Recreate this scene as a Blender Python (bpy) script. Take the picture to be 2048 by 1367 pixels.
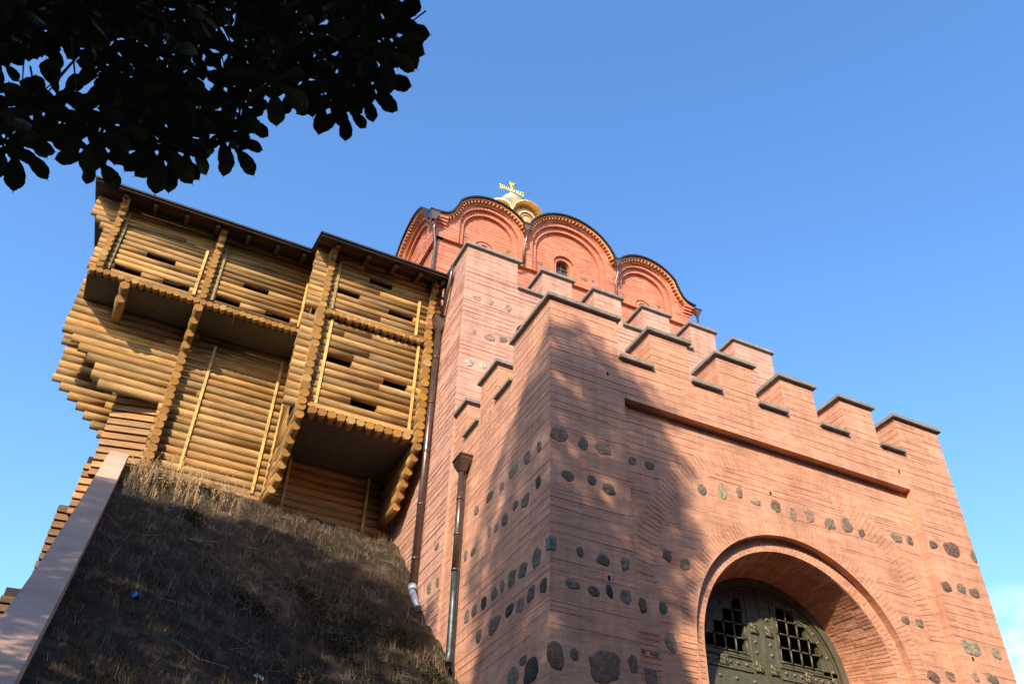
import bpy, math, random
from mathutils import Vector, Matrix
random.seed(11)
R_=math.radians
scene=bpy.context.scene
for o in list(bpy.data.objects): bpy.data.objects.remove(o,do_unlink=True)
col=scene.collection

# ---------------------------------------------------------------- camera
cam_d=bpy.data.cameras.new('camera'); cam=bpy.data.objects.new('camera',cam_d); col.objects.link(cam)
RC=((0.8995595695548168,-0.43595032260988004,0.02720104848522055),
    (0.29503149896721276,0.560498939655002,-0.7738199747116752),
    (0.3221009087840537,0.7041223294726279,0.6328212620468177))
M=Matrix(((RC[0][0],-RC[1][0],-RC[2][0],0),(RC[0][1],-RC[1][1],-RC[2][1],0),(RC[0][2],-RC[1][2],-RC[2][2],1.6),(0,0,0,1)))
cam.matrix_world=M
cam_d.sensor_width=36; cam_d.sensor_fit='HORIZONTAL'; cam_d.lens=1807.855/2048*36
cam_d.clip_start=.05; cam_d.clip_end=4000
scene.camera=cam
scene.render.resolution_x=1024; scene.render.resolution_y=683

# ---------------------------------------------------------------- sun, sky, exposure
SUN=Vector((-.80,-1.0,.77)).normalized()
EL=math.asin(SUN.z); ROT=math.atan2(SUN.x,SUN.y)
w=bpy.data.worlds.new("World"); scene.world=w; w.use_nodes=True
nt=w.node_tree; nt.nodes.clear(); N=nt.nodes; Lk=nt.links
sky=N.new('ShaderNodeTexSky'); sky.sky_type='NISHITA'; sky.sun_disc=False
sky.sun_elevation=EL; sky.sun_rotation=ROT; sky.air_density=1.0; sky.dust_density=.6; sky.ozone_density=1.6; sky.altitude=150
hsv=N.new('ShaderNodeHueSaturation'); hsv.inputs['Hue'].default_value=.503; hsv.inputs['Saturation'].default_value=1.22; hsv.inputs['Value'].default_value=1.86
Lk.new(sky.outputs[0],hsv.inputs['Color'])
# small fair-weather clouds low beside the gate (a direction on the sky, noise-broken)
tc=N.new('ShaderNodeTexCoord'); 
def cloudblob(d,size):
    vm=N.new('ShaderNodeVectorMath'); vm.operation='DISTANCE'; Lk.new(tc.outputs['Generated'],vm.inputs[0]); vm.inputs[1].default_value=d
    mr=N.new('ShaderNodeMapRange'); mr.inputs[1].default_value=size; mr.inputs[2].default_value=size*.25; Lk.new(vm.outputs['Value'],mr.inputs[0]); return mr.outputs[0]
cd=Vector((146,100,58)).normalized(); cd2=Vector((175,90,48)).normalized()
b1=cloudblob(cd,.075); b2=cloudblob(cd2,.10)
mx=N.new('ShaderNodeMath'); mx.operation='MAXIMUM'; Lk.new(b1,mx.inputs[0]); Lk.new(b2,mx.inputs[1])
nz=N.new('ShaderNodeTexNoise'); nz.inputs['Scale'].default_value=22; nz.inputs['Detail'].default_value=8; nz.inputs['Roughness'].default_value=.55; Lk.new(tc.outputs['Generated'],nz.inputs['Vector'])
mr=N.new('ShaderNodeMapRange'); mr.inputs[1].default_value=.40; mr.inputs[2].default_value=.62; Lk.new(nz.outputs['Fac'],mr.inputs[0])
mm=N.new('ShaderNodeMath'); mm.operation='MULTIPLY'; Lk.new(mx.outputs[0],mm.inputs[0]); Lk.new(mr.outputs[0],mm.inputs[1])
mixc=N.new('ShaderNodeMixRGB'); Lk.new(mm.outputs[0],mixc.inputs[0]); Lk.new(hsv.outputs[0],mixc.inputs[1]); mixc.inputs[2].default_value=(5.6,6.2,7.6,1)
bg=N.new('ShaderNodeBackground'); bg.inputs['Strength'].default_value=.15
Lk.new(mixc.outputs[0],bg.inputs['Color']); wo=N.new('ShaderNodeOutputWorld'); Lk.new(bg.outputs[0],wo.inputs['Surface'])
sd=bpy.data.lights.new('sun','SUN'); sd.energy=5.0; sd.angle=R_(.53); sd.color=(1,.88,.70)
so=bpy.data.objects.new('sun',sd); col.objects.link(so); so.rotation_euler=SUN.to_track_quat('Z','Y').to_euler(); so.location=(-20,-25,30)
vs=scene.view_settings; vs.view_transform='Standard'; vs.look='None'; vs.exposure=.50; vs.gamma=1; vs.use_curve_mapping=False

# ---------------------------------------------------------------- materials
MATS={}
def newmat(name,rough=.85,metal=0.0,spec=.3):
    m=bpy.data.materials.new(name); m.use_nodes=True; n=m.node_tree; b=n.nodes['Principled BSDF']
    b.inputs['Roughness'].default_value=rough; b.inputs['Metallic'].default_value=metal
    b.inputs['Specular IOR Level'].default_value=spec
    MATS[name]=m; return m,n,b
def node(n,t,**k):
    x=n.nodes.new(t)
    for a,v in k.items(): setattr(x,a,v)
    return x
def noise(n,src,scale,detail=4,rough=.5,vec=None):
    t=node(n,'ShaderNodeTexNoise'); t.inputs['Scale'].default_value=scale; t.inputs['Detail'].default_value=detail; t.inputs['Roughness'].default_value=rough
    if vec:
        mp=node(n,'ShaderNodeMapping'); mp.inputs['Scale'].default_value=vec; n.links.new(src,mp.inputs['Vector']); src=mp.outputs[0]
    n.links.new(src,t.inputs['Vector']); return t.outputs['Fac']
def ramp(n,fac,stops):
    r=node(n,'ShaderNodeValToRGB'); e=r.color_ramp.elements
    while len(e)<len(stops): e.new(.5)
    for i,(p,c) in enumerate(stops): e[i].position=p; e[i].color=(*c,1)
    n.links.new(fac,r.inputs[0]); return r.outputs[0]
def mul(n,a,b,f=1.0,mode='MULTIPLY'):
    m=node(n,'ShaderNodeMixRGB',blend_type=mode); m.inputs[0].default_value=f
    for s,i in ((a,1),(b,2)):
        if isinstance(s,tuple): m.inputs[i].default_value=(*s,1)
        else: n.links.new(s,m.inputs[i])
    return m.outputs[0]
def tint(n):
    a=node(n,'ShaderNodeAttribute'); a.attribute_name='tint'; return a.outputs['Color']
def bump(n,b,h,strength=.3,dist=.02):
    bp=node(n,'ShaderNodeBump'); bp.inputs['Strength'].default_value=strength; bp.inputs['Distance'].default_value=dist
    n.links.new(h,bp.inputs['Height']); n.links.new(bp.outputs[0],b.inputs['Normal'])
def sc(c,k): return tuple(min(1,x*k) for x in c)

def brickmat(name,c,var=.22):
    m,n,b=newmat(name,.92,0,.15); o=node(n,'ShaderNodeTexCoord').outputs['Object']
    f1=noise(n,o,.9,5,.6); f2=noise(n,o,3.0,5,.6,(1,1,2.6)); f3=noise(n,o,26,4,.6,(1,1,1))
    k=ramp(n,f1,[(.30,sc(c,1-var)),(.70,sc(c,1+var*.75))])
    k=mul(n,k,ramp(n,f2,[(.28,(.80,.78,.78)),(.72,(1.13,1.10,1.10))]))
    k=mul(n,k,ramp(n,f3,[(.3,(.88,.88,.88)),(.7,(1.08,1.08,1.08))]))
    k=mul(n,k,ramp(n,noise(n,o,1.0,3,.55,(1.1,1.1,15)),[(.34,(.90,.86,.84)),(.5,(1,1,1)),(.66,(1.07,1.08,1.09))]))
    st=noise(n,o,2.0,3,.6,(3.2,3.2,.22))     # rain streaks
    k=mul(n,k,ramp(n,st,[(.36,(.90,.86,.86)),(.56,(1,1,1))]))
    k=mul(n,k,tint(n)); n.links.new(k,b.inputs['Base Color'])
    bb=node(n,'ShaderNodeMath',operation='ADD'); n.links.new(f3,bb.inputs[0]); n.links.new(noise(n,o,9,4,.6,(1,1,3)),bb.inputs[1])
    bump(n,b,bb.outputs[0],.45,.02); return m
brickmat('gate_brick',(.645,.338,.212),.17); brickmat('tower_brick',(.61,.345,.245),.14); brickmat('church_brick',(.58,.215,.130),.16)
brickmat('cornice_brick',(.56,.27,.15),.12); brickmat('drum_brick',(.60,.40,.22),.12)

m,n,b=newmat('cap_stone',.8,0,.2); o=node(n,'ShaderNodeTexCoord').outputs['Object']
k=ramp(n,noise(n,o,7,6,.65),[(.3,(.165,.148,.122)),(.7,(.32,.295,.25))]); n.links.new(mul(n,k,tint(n)),b.inputs['Base Color']); bump(n,b,noise(n,o,40,4,.6),.3,.01)
m,n,b=newmat('boulder_stone',.75,0,.3); o=node(n,'ShaderNodeTexCoord').outputs['Object']
k=ramp(n,noise(n,o,9,6,.7),[(.3,(.50,.47,.45)),(.5,(1,.97,.92)),(.7,(1.45,1.32,1.18))]); n.links.new(mul(n,k,tint(n)),b.inputs['Base Color']); bump(n,b,noise(n,o,13,6,.7),1.0,.06)
m,n,b=newmat('pink_granite',.7,0,.3); o=node(n,'ShaderNodeTexCoord').outputs['Object']
k=ramp(n,noise(n,o,75,3,.7),[(.35,(.36,.20,.135)),(.5,(.56,.36,.25)),(.68,(.68,.47,.35))]); k=mul(n,k,ramp(n,noise(n,o,1.6,4,.6),[(.3,(.82,.80,.80)),(.7,(1.08,1.05,1.05))])); n.links.new(mul(n,k,tint(n)),b.inputs['Base Color'])
bump(n,b,noise(n,o,90,3,.6),.25,.005)

def woodmat(name,dark,light,rough=.6,spec=.3,bs=.35):
    m,n,b=newmat(name,rough,0,spec); uv=node(n,'ShaderNodeTexCoord').outputs['UV']
    f=noise(n,uv,1.0,6,.65,(1.6,34,1)); g=noise(n,uv,1.0,4,.6,(.9,3.5,1)); 
    k=ramp(n,f,[(.28,dark),(.62,light)]); k=mul(n,k,ramp(n,g,[(.30,(.62,.60,.62)),(.52,(1,1,1)),(.72,(1.18,1.15,1.12))]))
    k=mul(n,k,ramp(n,noise(n,uv,1.0,5,.7,(.35,1.3,1)),[(.36,(.66,.64,.66)),(.48,(1,1,1))]))
    k=mul(n,k,ramp(n,noise(n,uv,1.0,2,.5,(.8,60,1)),[(.30,(.45,.40,.36)),(.37,(1,1,1))]))
    # knots
    v=node(n,'ShaderNodeTexVoronoi'); v.inputs['Scale'].default_value=1.0; mp=node(n,'ShaderNodeMapping'); mp.inputs['Scale'].default_value=(1.7,4.0,1); n.links.new(uv,mp.inputs[0]); n.links.new(mp.outputs[0],v.inputs['Vector'])
    k=mul(n,k,ramp(n,v.outputs['Distance'],[(.035,(.42,.34,.28)),(.075,(1,1,1))]))
    k=mul(n,k,ramp(n,noise(n,uv,1.0,5,.7,(.5,2.2,1)),[(.50,(1,1,1)),(.68,(.80,.86,1.12))]))   # greyed weathered stretches
    k=mul(n,k,tint(n)); n.links.new(k,b.inputs['Base Color']); bump(n,b,f,bs,.01); return m
woodmat('log_wood',(.23,.112,.034),(.49,.285,.095),.65,.25,.5)
woodmat('plank_wood',(.34,.16,.055),(.50,.27,.10),.7)
woodmat('batten_wood',(.58,.36,.09),(.74,.50,.15),.6)
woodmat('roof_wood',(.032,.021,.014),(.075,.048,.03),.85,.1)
m,n,b=newmat('log_end',.75,0,.2); uv=node(n,'ShaderNodeTexCoord').outputs['UV']
wv=node(n,'ShaderNodeTexWave',wave_type='RINGS',rings_direction='SPHERICAL'); wv.inputs['Scale'].default_value=26; wv.inputs['Distortion'].default_value=1.5; wv.inputs['Detail'].default_value=2; n.links.new(uv,wv.inputs['Vector'])
k=ramp(n,wv.outputs['Color'],[(.2,(.25,.125,.030)),(.8,(.42,.235,.062))])
k=mul(n,k,ramp(n,noise(n,uv,9,5,.7),[(.3,(.72,.66,.6)),(.7,(1.12,1.1,1.05))])); k=mul(n,k,tint(n)); n.links.new(k,b.inputs['Base Color'])

def plain(name,c,rough,metal=0,spec=.3,var=.2,scale=5,bs=.15):
    m,n,b=newmat(name,rough,metal,spec); o=node(n,'ShaderNodeTexCoord').outputs['Object']; f=noise(n,o,scale,5,.6)
    n.links.new(mul(n,ramp(n,f,[(.3,sc(c,1-var)),(.7,sc(c,1+var))]),tint(n)),b.inputs['Base Color']); bump(n,b,noise(n,o,scale*6,3,.6),bs,.006); return m
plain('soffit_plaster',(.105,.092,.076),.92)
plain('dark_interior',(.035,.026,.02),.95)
plain('pipe_metal',(.155,.105,.085),.34,.75,.5,.25,6)
plain('old_pipe_metal',(.07,.085,.085),.45,.6,.5,.5,7)
plain('plastic_pipe',(.27,.30,.36),.45,.3,.5,.3)
plain('roof_metal',(.035,.033,.030),.5,.5)
plain('gold_leaf',(.92,.64,.26),.42,.92,.5,.10,3)
plain('gilt_metal',(.95,.66,.20),.28,.9,.5,.12,12)
plain('iron_bronze',(.135,.125,.088),.45,.35,.5,.25,8,.3)
plain('window_glass',(.05,.05,.055),.15,0,.6,.7,9)
plain('plastic_scrap',(.10,.25,.62),.5,0,.3,.2)
plain('paper_scrap',(.5,.5,.5),.7,0,.3,.2)

m,n,b=newmat('hill_soil',.98,0,.05); o=node(n,'ShaderNodeTexCoord').outputs['Object']
k=ramp(n,noise(n,o,1.4,7,.65),[(.3,(.032,.024,.017)),(.55,(.085,.062,.043)),(.75,(.21,.16,.115))]); k=mul(n,k,ramp(n,noise(n,o,14,6,.7),[(.3,(.45,.45,.45)),(.7,(1.5,1.45,1.4))]))
n.links.new(k,b.inputs['Base Color']); bump(n,b,noise(n,o,11,7,.7),1.0,.12)
m,n,b=newmat('pavement',.95,0,.1); o=node(n,'ShaderNodeTexCoord').outputs['Object']
n.links.new(ramp(n,noise(n,o,2,6,.7),[(.3,(.04,.04,.037)),(.7,(.075,.07,.062))]),b.inputs['Base Color'])
m,n,b=newmat('dry_blade',.85,0,.1); n.links.new(tint(n),b.inputs['Base Color'])
m,n,b=newmat('leaf_green',.55,0,.35); o=node(n,'ShaderNodeTexCoord').outputs['Object']
n.links.new(mul(n,ramp(n,noise(n,o,3,3,.5),[(.3,(.013,.021,.006)),(.7,(.026,.038,.010))]),tint(n)),b.inputs['Base Color'])
m,n,b=newmat('bark',.95,0,.1); o=node(n,'ShaderNodeTexCoord').outputs['Object']
f=noise(n,o,6,6,.7,(1,1,.25)); n.links.new(ramp(n,f,[(.3,(.04,.03,.022)),(.7,(.12,.095,.07))]),b.inputs['Base Color']); bump(n,b,f,.8,.04)

# ---------------------------------------------------------------- mesh builder
class MB:
    def __init__(s): s.v=[];s.f=[];s.m=[];s.t=[];s.uv=[];s.sm=[]
    def face(s,pts,mi=0,t=(1,1,1),uv=None,smooth=False):
        i=len(s.v); s.v.extend([tuple(p) for p in pts]); s.f.append(tuple(range(i,i+len(pts)))); s.m.append(mi); s.t.append(t)
        s.uv.append(uv or [(0,0)]*len(pts)); s.sm.append(smooth)
    def idx(s,base,idxs,mi=0,t=(1,1,1),uv=None,smooth=False):
        s.f.append(tuple(base+i for i in idxs)); s.m.append(mi); s.t.append(t); s.uv.append(uv or [(0,0)]*len(idxs)); s.sm.append(smooth)
    def box(s,x0,x1,y0,y1,z0,z1,mi=0,t=(1,1,1)):
        b=len(s.v); s.v.extend([(x,y,z) for x in (x0,x1) for y in (y0,y1) for z in (z0,z1)])
        o=random.random()*9
        dx,dy,dz=x1-x0,y1-y0,z1-z0
        def u(a,c): return [(o,o),(o+a,o),(o+a,o+c),(o,o+c)]
        hx,hy=(dx,dz),(dy,dz)
        s.idx(b,(0,4,5,1),mi,t,u(dx,dz)); s.idx(b,(6,2,3,7),mi,t,u(dx,dz)); s.idx(b,(2,0,1,3),mi,t,u(dy,dz)); s.idx(b,(4,6,7,5),mi,t,u(dy,dz))
        if dx>=dy: s.idx(b,(1,5,7,3),mi,t,u(dx,dy)); s.idx(b,(2,6,4,0),mi,t,u(dx,dy))
        else: s.idx(b,(5,7,3,1),mi,t,u(dy,dx)); s.idx(b,(0,2,6,4),mi,t,u(dy,dx))
    def loft(s,A,B,mi=0,t=(1,1,1),capA=True,capB=False,skip=()):
        b=len(s.v); n=len(A); s.v.extend([tuple(p) for p in A]+[tuple(p) for p in B])
        for i in range(n):
            if i in skip: continue
            j=(i+1)%n; s.idx(b,(i,j,n+j,n+i),mi,t)
        if capA: s.idx(b,tuple(range(n))[::-1],mi,t)
        if capB: s.idx(b,tuple(range(n,2*n)),mi,t)
    def log(s,axis,a0,a1,c1,c2,r,t=(1,1,1),mi=0,me=1,n=12,ends=(1,1),et=None):
        # axis 'x': c1=y,c2=z ; axis 'y': c1=x,c2=z
        b=len(s.v); o=random.uniform(0,50); oo=random.uniform(0,20); ph=random.uniform(0,1)
        for a in (a0,a1):
            for i in range(n):
                th=2*math.pi*(i+ph)/n; p,q=c1+r*math.cos(th),c2+r*math.sin(th)
                s.v.append((a,p,q) if axis=='x' else (p,a,q))
        L=a1-a0; C=2*math.pi*r
        for i in range(n):
            j=(i+1)%n; u0,u1=oo+C*i/n,oo+C*(i+1)/n
            s.idx(b,(i,j,n+j,n+i),mi,t,[(o,u0),(o,u1),(o+L,u1),(o+L,u0)],True)
        et=et or t; ox,oy=random.uniform(-.02,.02),random.uniform(-.02,.02)
        cu=[(ox+r*math.cos(2*math.pi*i/n),oy+r*math.sin(2*math.pi*i/n)) for i in range(n)]
        if ends[0]: s.idx(b,tuple(range(n)),me,et,cu)
        if ends[1]: s.idx(b,tuple(range(n,2*n)),me,et,cu)
    def tube(s,pts,r,mi=0,t=(1,1,1),n=10,cap=True):
        pts=[Vector(p) for p in pts]; rr=r if isinstance(r,(list,tuple)) else [r]*len(pts)
        b=len(s.v)
        for k,p in enumerate(pts):
            d=(pts[min(k+1,len(pts)-1)]-pts[max(k-1,0)]).normalized()
            a=Vector((0,0,1)) if abs(d.z)<.9 else Vector((0,1,0)); e1=d.cross(a).normalized(); e2=d.cross(e1)
            if k and e1.dot(pe)<0: e1=-e1; e2=-e2
            pe=e1
            for i in range(n):
                th=2*math.pi*i/n; s.v.append(tuple(p+(e1*math.cos(th)+e2*math.sin(th))*rr[k]))
        for k in range(len(pts)-1):
            for i in range(n):
                j=(i+1)%n; s.idx(b+k*n,(i,j,n+j,n+i),mi,t,None,True)
        if cap: s.idx(b,tuple(range(n)),mi,t); s.idx(b+(len(pts)-1)*n,tuple(range(n)),mi,t)
    def build(s,name,mats,parent=None,fix=True):
        me=bpy.data.meshes.new(name); me.from_pydata(s.v,[],s.f)
        for mm in (mats if isinstance(mats,(list,tuple)) else [mats]): me.materials.append(MATS[mm])
        me.polygons.foreach_set('material_index',s.m); me.polygons.foreach_set('use_smooth',s.sm)
        ca=me.color_attributes.new('tint','FLOAT_COLOR','CORNER'); uvl=me.uv_layers.new(name='UVMap')
        cc=[];uu=[]
        for f,t,u in zip(s.f,s.t,s.uv):
            for k in range(len(f)): cc.extend((t[0],t[1],t[2],1)); uu.extend(u[k])
        ca.data.foreach_set('color',cc); uvl.data.foreach_set('uv',uu)
        if fix:
            import bmesh
            bm=bmesh.new(); bm.from_mesh(me); bmesh.ops.recalc_face_normals(bm,faces=bm.faces); bm.to_mesh(me); bm.free()
        me.update(); o=bpy.data.objects.new(name,me); col.objects.link(o)
        if parent is not None:
            o.parent=parent
            if parent.type=='EMPTY': o.location=-parent.location
        return o
def thing(name,loc,label,cat,group=None):
    o=bpy.data.objects.new(name,None); col.objects.link(o); o.location=loc; o.empty_display_size=.5; o['label']=label; o['category']=cat
    if group: o['group']=group
    return o
def tag(o,label=None,cat=None,group=None,kind=None):
    for k,v in (('label',label),('category',cat),('group',group),('kind',kind)):
        if v: o[k]=v
    return o
def rt(lo=.86,hi=1.1,warm=.04):
    k=random.uniform(lo,hi); return (k*(1+random.uniform(-warm,warm)),k,k*(1+random.uniform(-warm,warm)))
from mathutils import noise as mnoise
# ================================================================ ground
g=MB(); g.face([(-600,-600,-.02),(600,-600,-.02),(600,900,-.02),(-600,900,-.02)]); tag(g.build('ground','pavement',fix=False),kind='structure')

# ================================================================ brick gatehouse
gate=thing('brick_gatehouse',(12.5,18,0),'pink brick gatehouse with stepped battlements, arched gateway and gold-domed church on top','gatehouse')
def arcpts(cx,cz,r,n=40,a0=180,a1=0):
    return [(cx+r*math.cos(R_(a0+(a1-a0)*i/n)),cz+r*math.sin(R_(a0+(a1-a0)*i/n))) for i in range(n+1)]
def Uface(mb,x0,x1,z0,z1,inner,Y,mi=0,t=(1,1,1)):
    "flat face in plane y=Y: rectangle minus an opening; inner = list (x,z) from lower left over the top to lower right"
    cx=(inner[0][0]+inner[-1][0])/2; cz=max(inner[0][1],min(p[1] for p in inner[1:-1]))
    outer=[]
    for (x,z) in inner:
        dx,dz=x-cx,z-cz
        if dz<=1e-6: outer.append((x0 if dx<0 else x1,z)); continue
        k=(z1-cz)/dz
        if abs(dx)>1e-9: k=min(k,((x1-cx)/dx) if dx>0 else ((x0-cx)/dx))
        outer.append((cx+dx*k,cz+dz*k))
    n=len(inner)
    for i in range(n-1):
        a,b_,c,d=inner[i],inner[i+1],outer[i+1],outer[i]
        pts=[a,b_,c]
        # insert rect corner if the outer edge turns
        for X in (x0,x1):
            if (abs(d[0]-X)<1e-6)!=(abs(c[0]-X)<1e-6) and max(d[1],c[1])>=z1-1e-6 and min(d[1],c[1])<z1-1e-6 and (abs(d[0]-X)<1e-6 or abs(c[0]-X)<1e-6): pts.append((X,z1))
        pts.append(d)
        mb.face([(p[0],Y,p[1]) for p in pts],mi,t)
def reveal(mb,A,ya,B,yb,mi=0,t=(1,1,1)):
    for i in range(len(A)-1):
        mb.face([(A[i][0],ya,A[i][1]),(A[i+1][0],ya,A[i+1][1]),(B[i+1][0],yb,B[i+1][1]),(B[i][0],yb,B[i][1])],mi,t)
COURSE=[.4+.21*i for i in range(29)]+[6.74,7.57,7.8,7.97,8.14,8.54,8.75,9.26,9.45,9.6,9.78,9.99,10.16,10.76,11.15,11.58,11.72,11.86,12.0,12.17,12.36,12.52,12.72,12.92,13.1,13.28,13.5,13.69,13.85,14.03,14.22,14.42,14.6,14.76]
TCOURSE=[14.1,14.3,14.5,14.7,14.88,15.05,15.25,15.45,15.65,15.85,16.05,16.22,16.40,16.54,17.02,17.18,17.32,17.46,17.62,18.08,18.24,18.4,18.56,18.72,18.88,18.98,19.42,19.58,19.74,19.9,20.06,20.24,20.42,20.6,20.78,20.96]
def courses(mb,axis,plane,a0,a1,zs,ok=None,sgn=-1,dz=.020,pr=.009,seg=(.5,1.7),dens=.9,mi=0,warm=(1.05,.93,.88)):
    for z in zs:
        a=a0
        while a<a1-.02:
            L=random.uniform(*seg); e=min(a1,a+L)
            if random.random()<dens:
                k=0; 
                if ok is None: spans=[(a,e)]
                else:
                    spans=[];st=None;m_=max(1,int((e-a)/.06))
                    for i in range(m_+1):
                        p=a+(e-a)*i/m_; v=ok(p,z)
                        if v and st is None: st=p
                        if (not v or i==m_) and st is not None:
                            if p-st>.05: spans.append((st,p))
                            st=None
                kk=random.uniform(.84,1.12); t=(kk*warm[0],kk*warm[1],kk*warm[2])
                zz=z+random.uniform(-.012,.012); h=dz*random.uniform(.45,1.0); q=pr*random.uniform(.35,1.0)
                if random.random()<.55 and spans:
                    s0,s1=random.choice(spans); s1=s0+(s1-s0)*random.uniform(.4,1); z2=zz+random.choice((-1,1))*random.uniform(.05,.09); k2=random.uniform(.92,1.16); t2=(k2,k2*1.03,k2*1.04); h2=h*.7; q2=random.uniform(.002,.006)
                    if axis=='x': mb.box(s0,s1,min(plane,plane+sgn*q2),max(plane,plane+sgn*q2),z2-h2/2,z2+h2/2,mi,t2)
                    else: mb.box(min(plane,plane+sgn*q2),max(plane,plane+sgn*q2),s0,s1,z2-h2/2,z2+h2/2,mi,t2)
                for s0,s1 in spans:
                    if axis=='x': mb.box(s0,s1,min(plane,plane+sgn*q),max(plane,plane+sgn*q),zz-h/2,zz+h/2,mi,t)
                    else: mb.box(min(plane,plane+sgn*q),max(plane,plane+sgn*q),s0,s1,zz-h/2,zz+h/2,mi,t)
            a=e+random.uniform(0,.05)
def voussoirs(mb,cx,cz,r0,r1,Y,step=.105,a0=2,a1=178,mi=0,pr=.007,ok=None):
    n=int(R_(a1-a0)*(r0+r1)/2/step)
    for i in range(n):
        a=R_(a0+(a1-a0)*(i+.5)/n)+random.uniform(-.003,.003); c,s=math.cos(a),math.sin(a)
        ra,rb=r0+random.uniform(.0,.05),r1-random.uniform(0,.08)
        if ok and not ok(cx+rb*c,cz+rb*s): continue
        if random.random()<.12: ra+=(rb-ra)*random.uniform(.2,.5)
        h=.013*random.uniform(.7,1.3); px,pz=-s*h,c*h; q=pr*random.uniform(.6,1.3)
        kk=random.uniform(.86,1.12); t=(kk*1.05,kk*.95,kk*.90)
        P=[(cx+ra*c-px,cz+ra*s-pz),(cx+rb*c-px,cz+rb*s-pz),(cx+rb*c+px,cz+rb*s+pz),(cx+ra*c+px,cz+ra*s+pz)]
        mb.loft([(p[0],Y-q,p[1]) for p in P],[(p[0],Y,p[1]) for p in P],mi,t,True,False)

GX0,GX1=6.82,18.10
AC=(12.67,7.95); RO,RI=2.69,2.40; BC=(12.70,8.15); RB=2.06
gb=MB()
rin=[(8.59,0),(8.59,12.78),(16.53,12.78),(16.53,0)]
# outer face around the recessed panel
gb.face([(GX0,13,0),(8.59,13,0),(8.59,13,13.86),(GX0,13,13.86)]); gb.face([(16.53,13,0),(GX1,13,0),(GX1,13,13.86),(16.53,13,13.86)]); gb.face([(8.59,13,12.78),(16.53,13,12.78),(16.53,13,13.86),(8.59,13,13.86)])
reveal(gb,rin,13,rin,13.2)
ao=[(AC[0]-RO,0)]+arcpts(*AC,RO)+[(AC[0]+RO,0)]
ai=[(AC[0]-RI,0)]+arcpts(*AC,RI)+[(AC[0]+RI,0)]
bk=[(BC[0]-RB,0)]+arcpts(*BC,RB)+[(BC[0]+RB,0)]
Uface(gb,8.59,16.53,0,12.78,ao,13.2)
reveal(gb,ao,13.2,ao,13.38)
reveal(gb,ao,13.38,ai,13.38)
# splayed vault, in brick rows with slight relief
NV=9
for k in range(NV):
    f0,f1=k/NV,(k+1)/NV
    L=lambda f:[(a[0]+(b_[0]-a[0])*f,a[1]+(b_[1]-a[1])*f) for a,b_ in zip(ai,bk)]
    reveal(gb,L(f0),13.38+1.1*f0,L(f1),13.38+1.1*f1,0,rt(.93,1.04,.02))
reveal(gb,bk,14.48,bk,18.0)
# side, back and top
gb.face([(GX0,13,0),(GX0,18.6,0),(GX0,18.6,13.86),(GX0,13,13.86)]); gb.face([(GX1,13,0),(GX1,18.6,0),(GX1,18.6,13.86),(GX1,13,13.86)])
gb.face([(GX0,13,13.86),(GX1,13,13.86),(GX1,18.6,13.86),(GX0,18.6,13.86)])
gb.face([(GX0,18.6,0),(GX1,18.6,0),(GX1,18.6,13.86),(GX0,18.6,13.86)])
def okf(x,z): return not (8.59<x<16.53 and z<12.80)
courses(gb,'x',13.0,GX0,GX1,[z for z in COURSE if z<13.9],okf)
RLC=(12.61,8.77)
def okr(x,z):
    if not(8.6<x<16.5): return False
    d=math.hypot(x-RLC[0],z-RLC[1])
    if z>RLC[1]-.1 and 3.42<d<3.95: return False
    if z<=RLC[1]-.1 and (3.42<abs(x-RLC[0])<3.95): return random.random()<.0
    d=math.hypot(x-AC[0],z-AC[1])
    if (z>AC[1] and d<3.10) or (z<=AC[1] and abs(x-AC[0])<3.08): return False
    return True
courses(gb,'x',13.2,8.59,16.53,[z for z in COURSE if z<12.75],okr,seg=(.5,1.6),dens=.95)
voussoirs(gb,*RLC,3.44,3.93,13.2,.115,1,179,ok=lambda x,z: 8.62<x<16.5 and z<12.76)
voussoirs(gb,*AC,2.72,3.08,13.2,.10,0,180)
voussoirs(gb,*AC,2.42,2.67,13.38,.10,0,180,pr=.008)
for zz in [.3+.105*i for i in range(73)]:
    for x0,x1,Y in ((AC[0]-3.08,AC[0]-2.72,13.2),(AC[0]+2.72,AC[0]+3.08,13.2),(AC[0]-2.66,AC[0]-2.42,13.38),(AC[0]+2.42,AC[0]+2.66,13.38),(RLC[0]-3.93,RLC[0]-3.44,13.2),(RLC[0]+3.44,RLC[0]+3.9,13.2)):
        kk=random.uniform(.86,1.1)
        gb.box(x0+random.uniform(0,.05),x1-random.uniform(0,.05),Y-.011,Y,zz-.012,zz+.012,0,(kk*1.05,kk*.95,kk*.9))
# brick rows inside the vault: long ribs along the depth
nv=92
for i in range(nv):
    a=math.pi*(i+.5)/nv
    c,s=math.cos(a),math.sin(a); y=13.40
    while y<14.42:
        e=min(14.46,y+random.uniform(.18,.34)); f0,f1=(y-13.38)/1.1,(e-13.38)/1.1
        if random.random()<.82:
            def P(f,off,rad): 
                r=RI+(RB-RI)*f-rad; return (AC[0]+(BC[0]-AC[0])*f+r*c-s*off, AC[1]+(BC[1]-AC[1])*f+r*s+c*off)
            kk=random.uniform(.8,1.15); h=.030
            A=[P(f0,-h,-.01),P(f0,h,-.01),P(f0,h,.010),P(f0,-h,.010)]; B=[P(f1,-h,-.01),P(f1,h,-.01),P(f1,h,.010),P(f1,-h,.010)]
            gb.loft([(p[0],y,p[1]) for p in A],[(p[0],e,p[1]) for p in B],0,(kk*1.04,kk*.94,kk*.88),True,True)
        y=e+.018
courses(gb,'y',GX0,13,18.2,[z for z in COURSE if z<13.9],None,-1)
gobj=gb.build('gate_block','gate_brick',gate)

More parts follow.
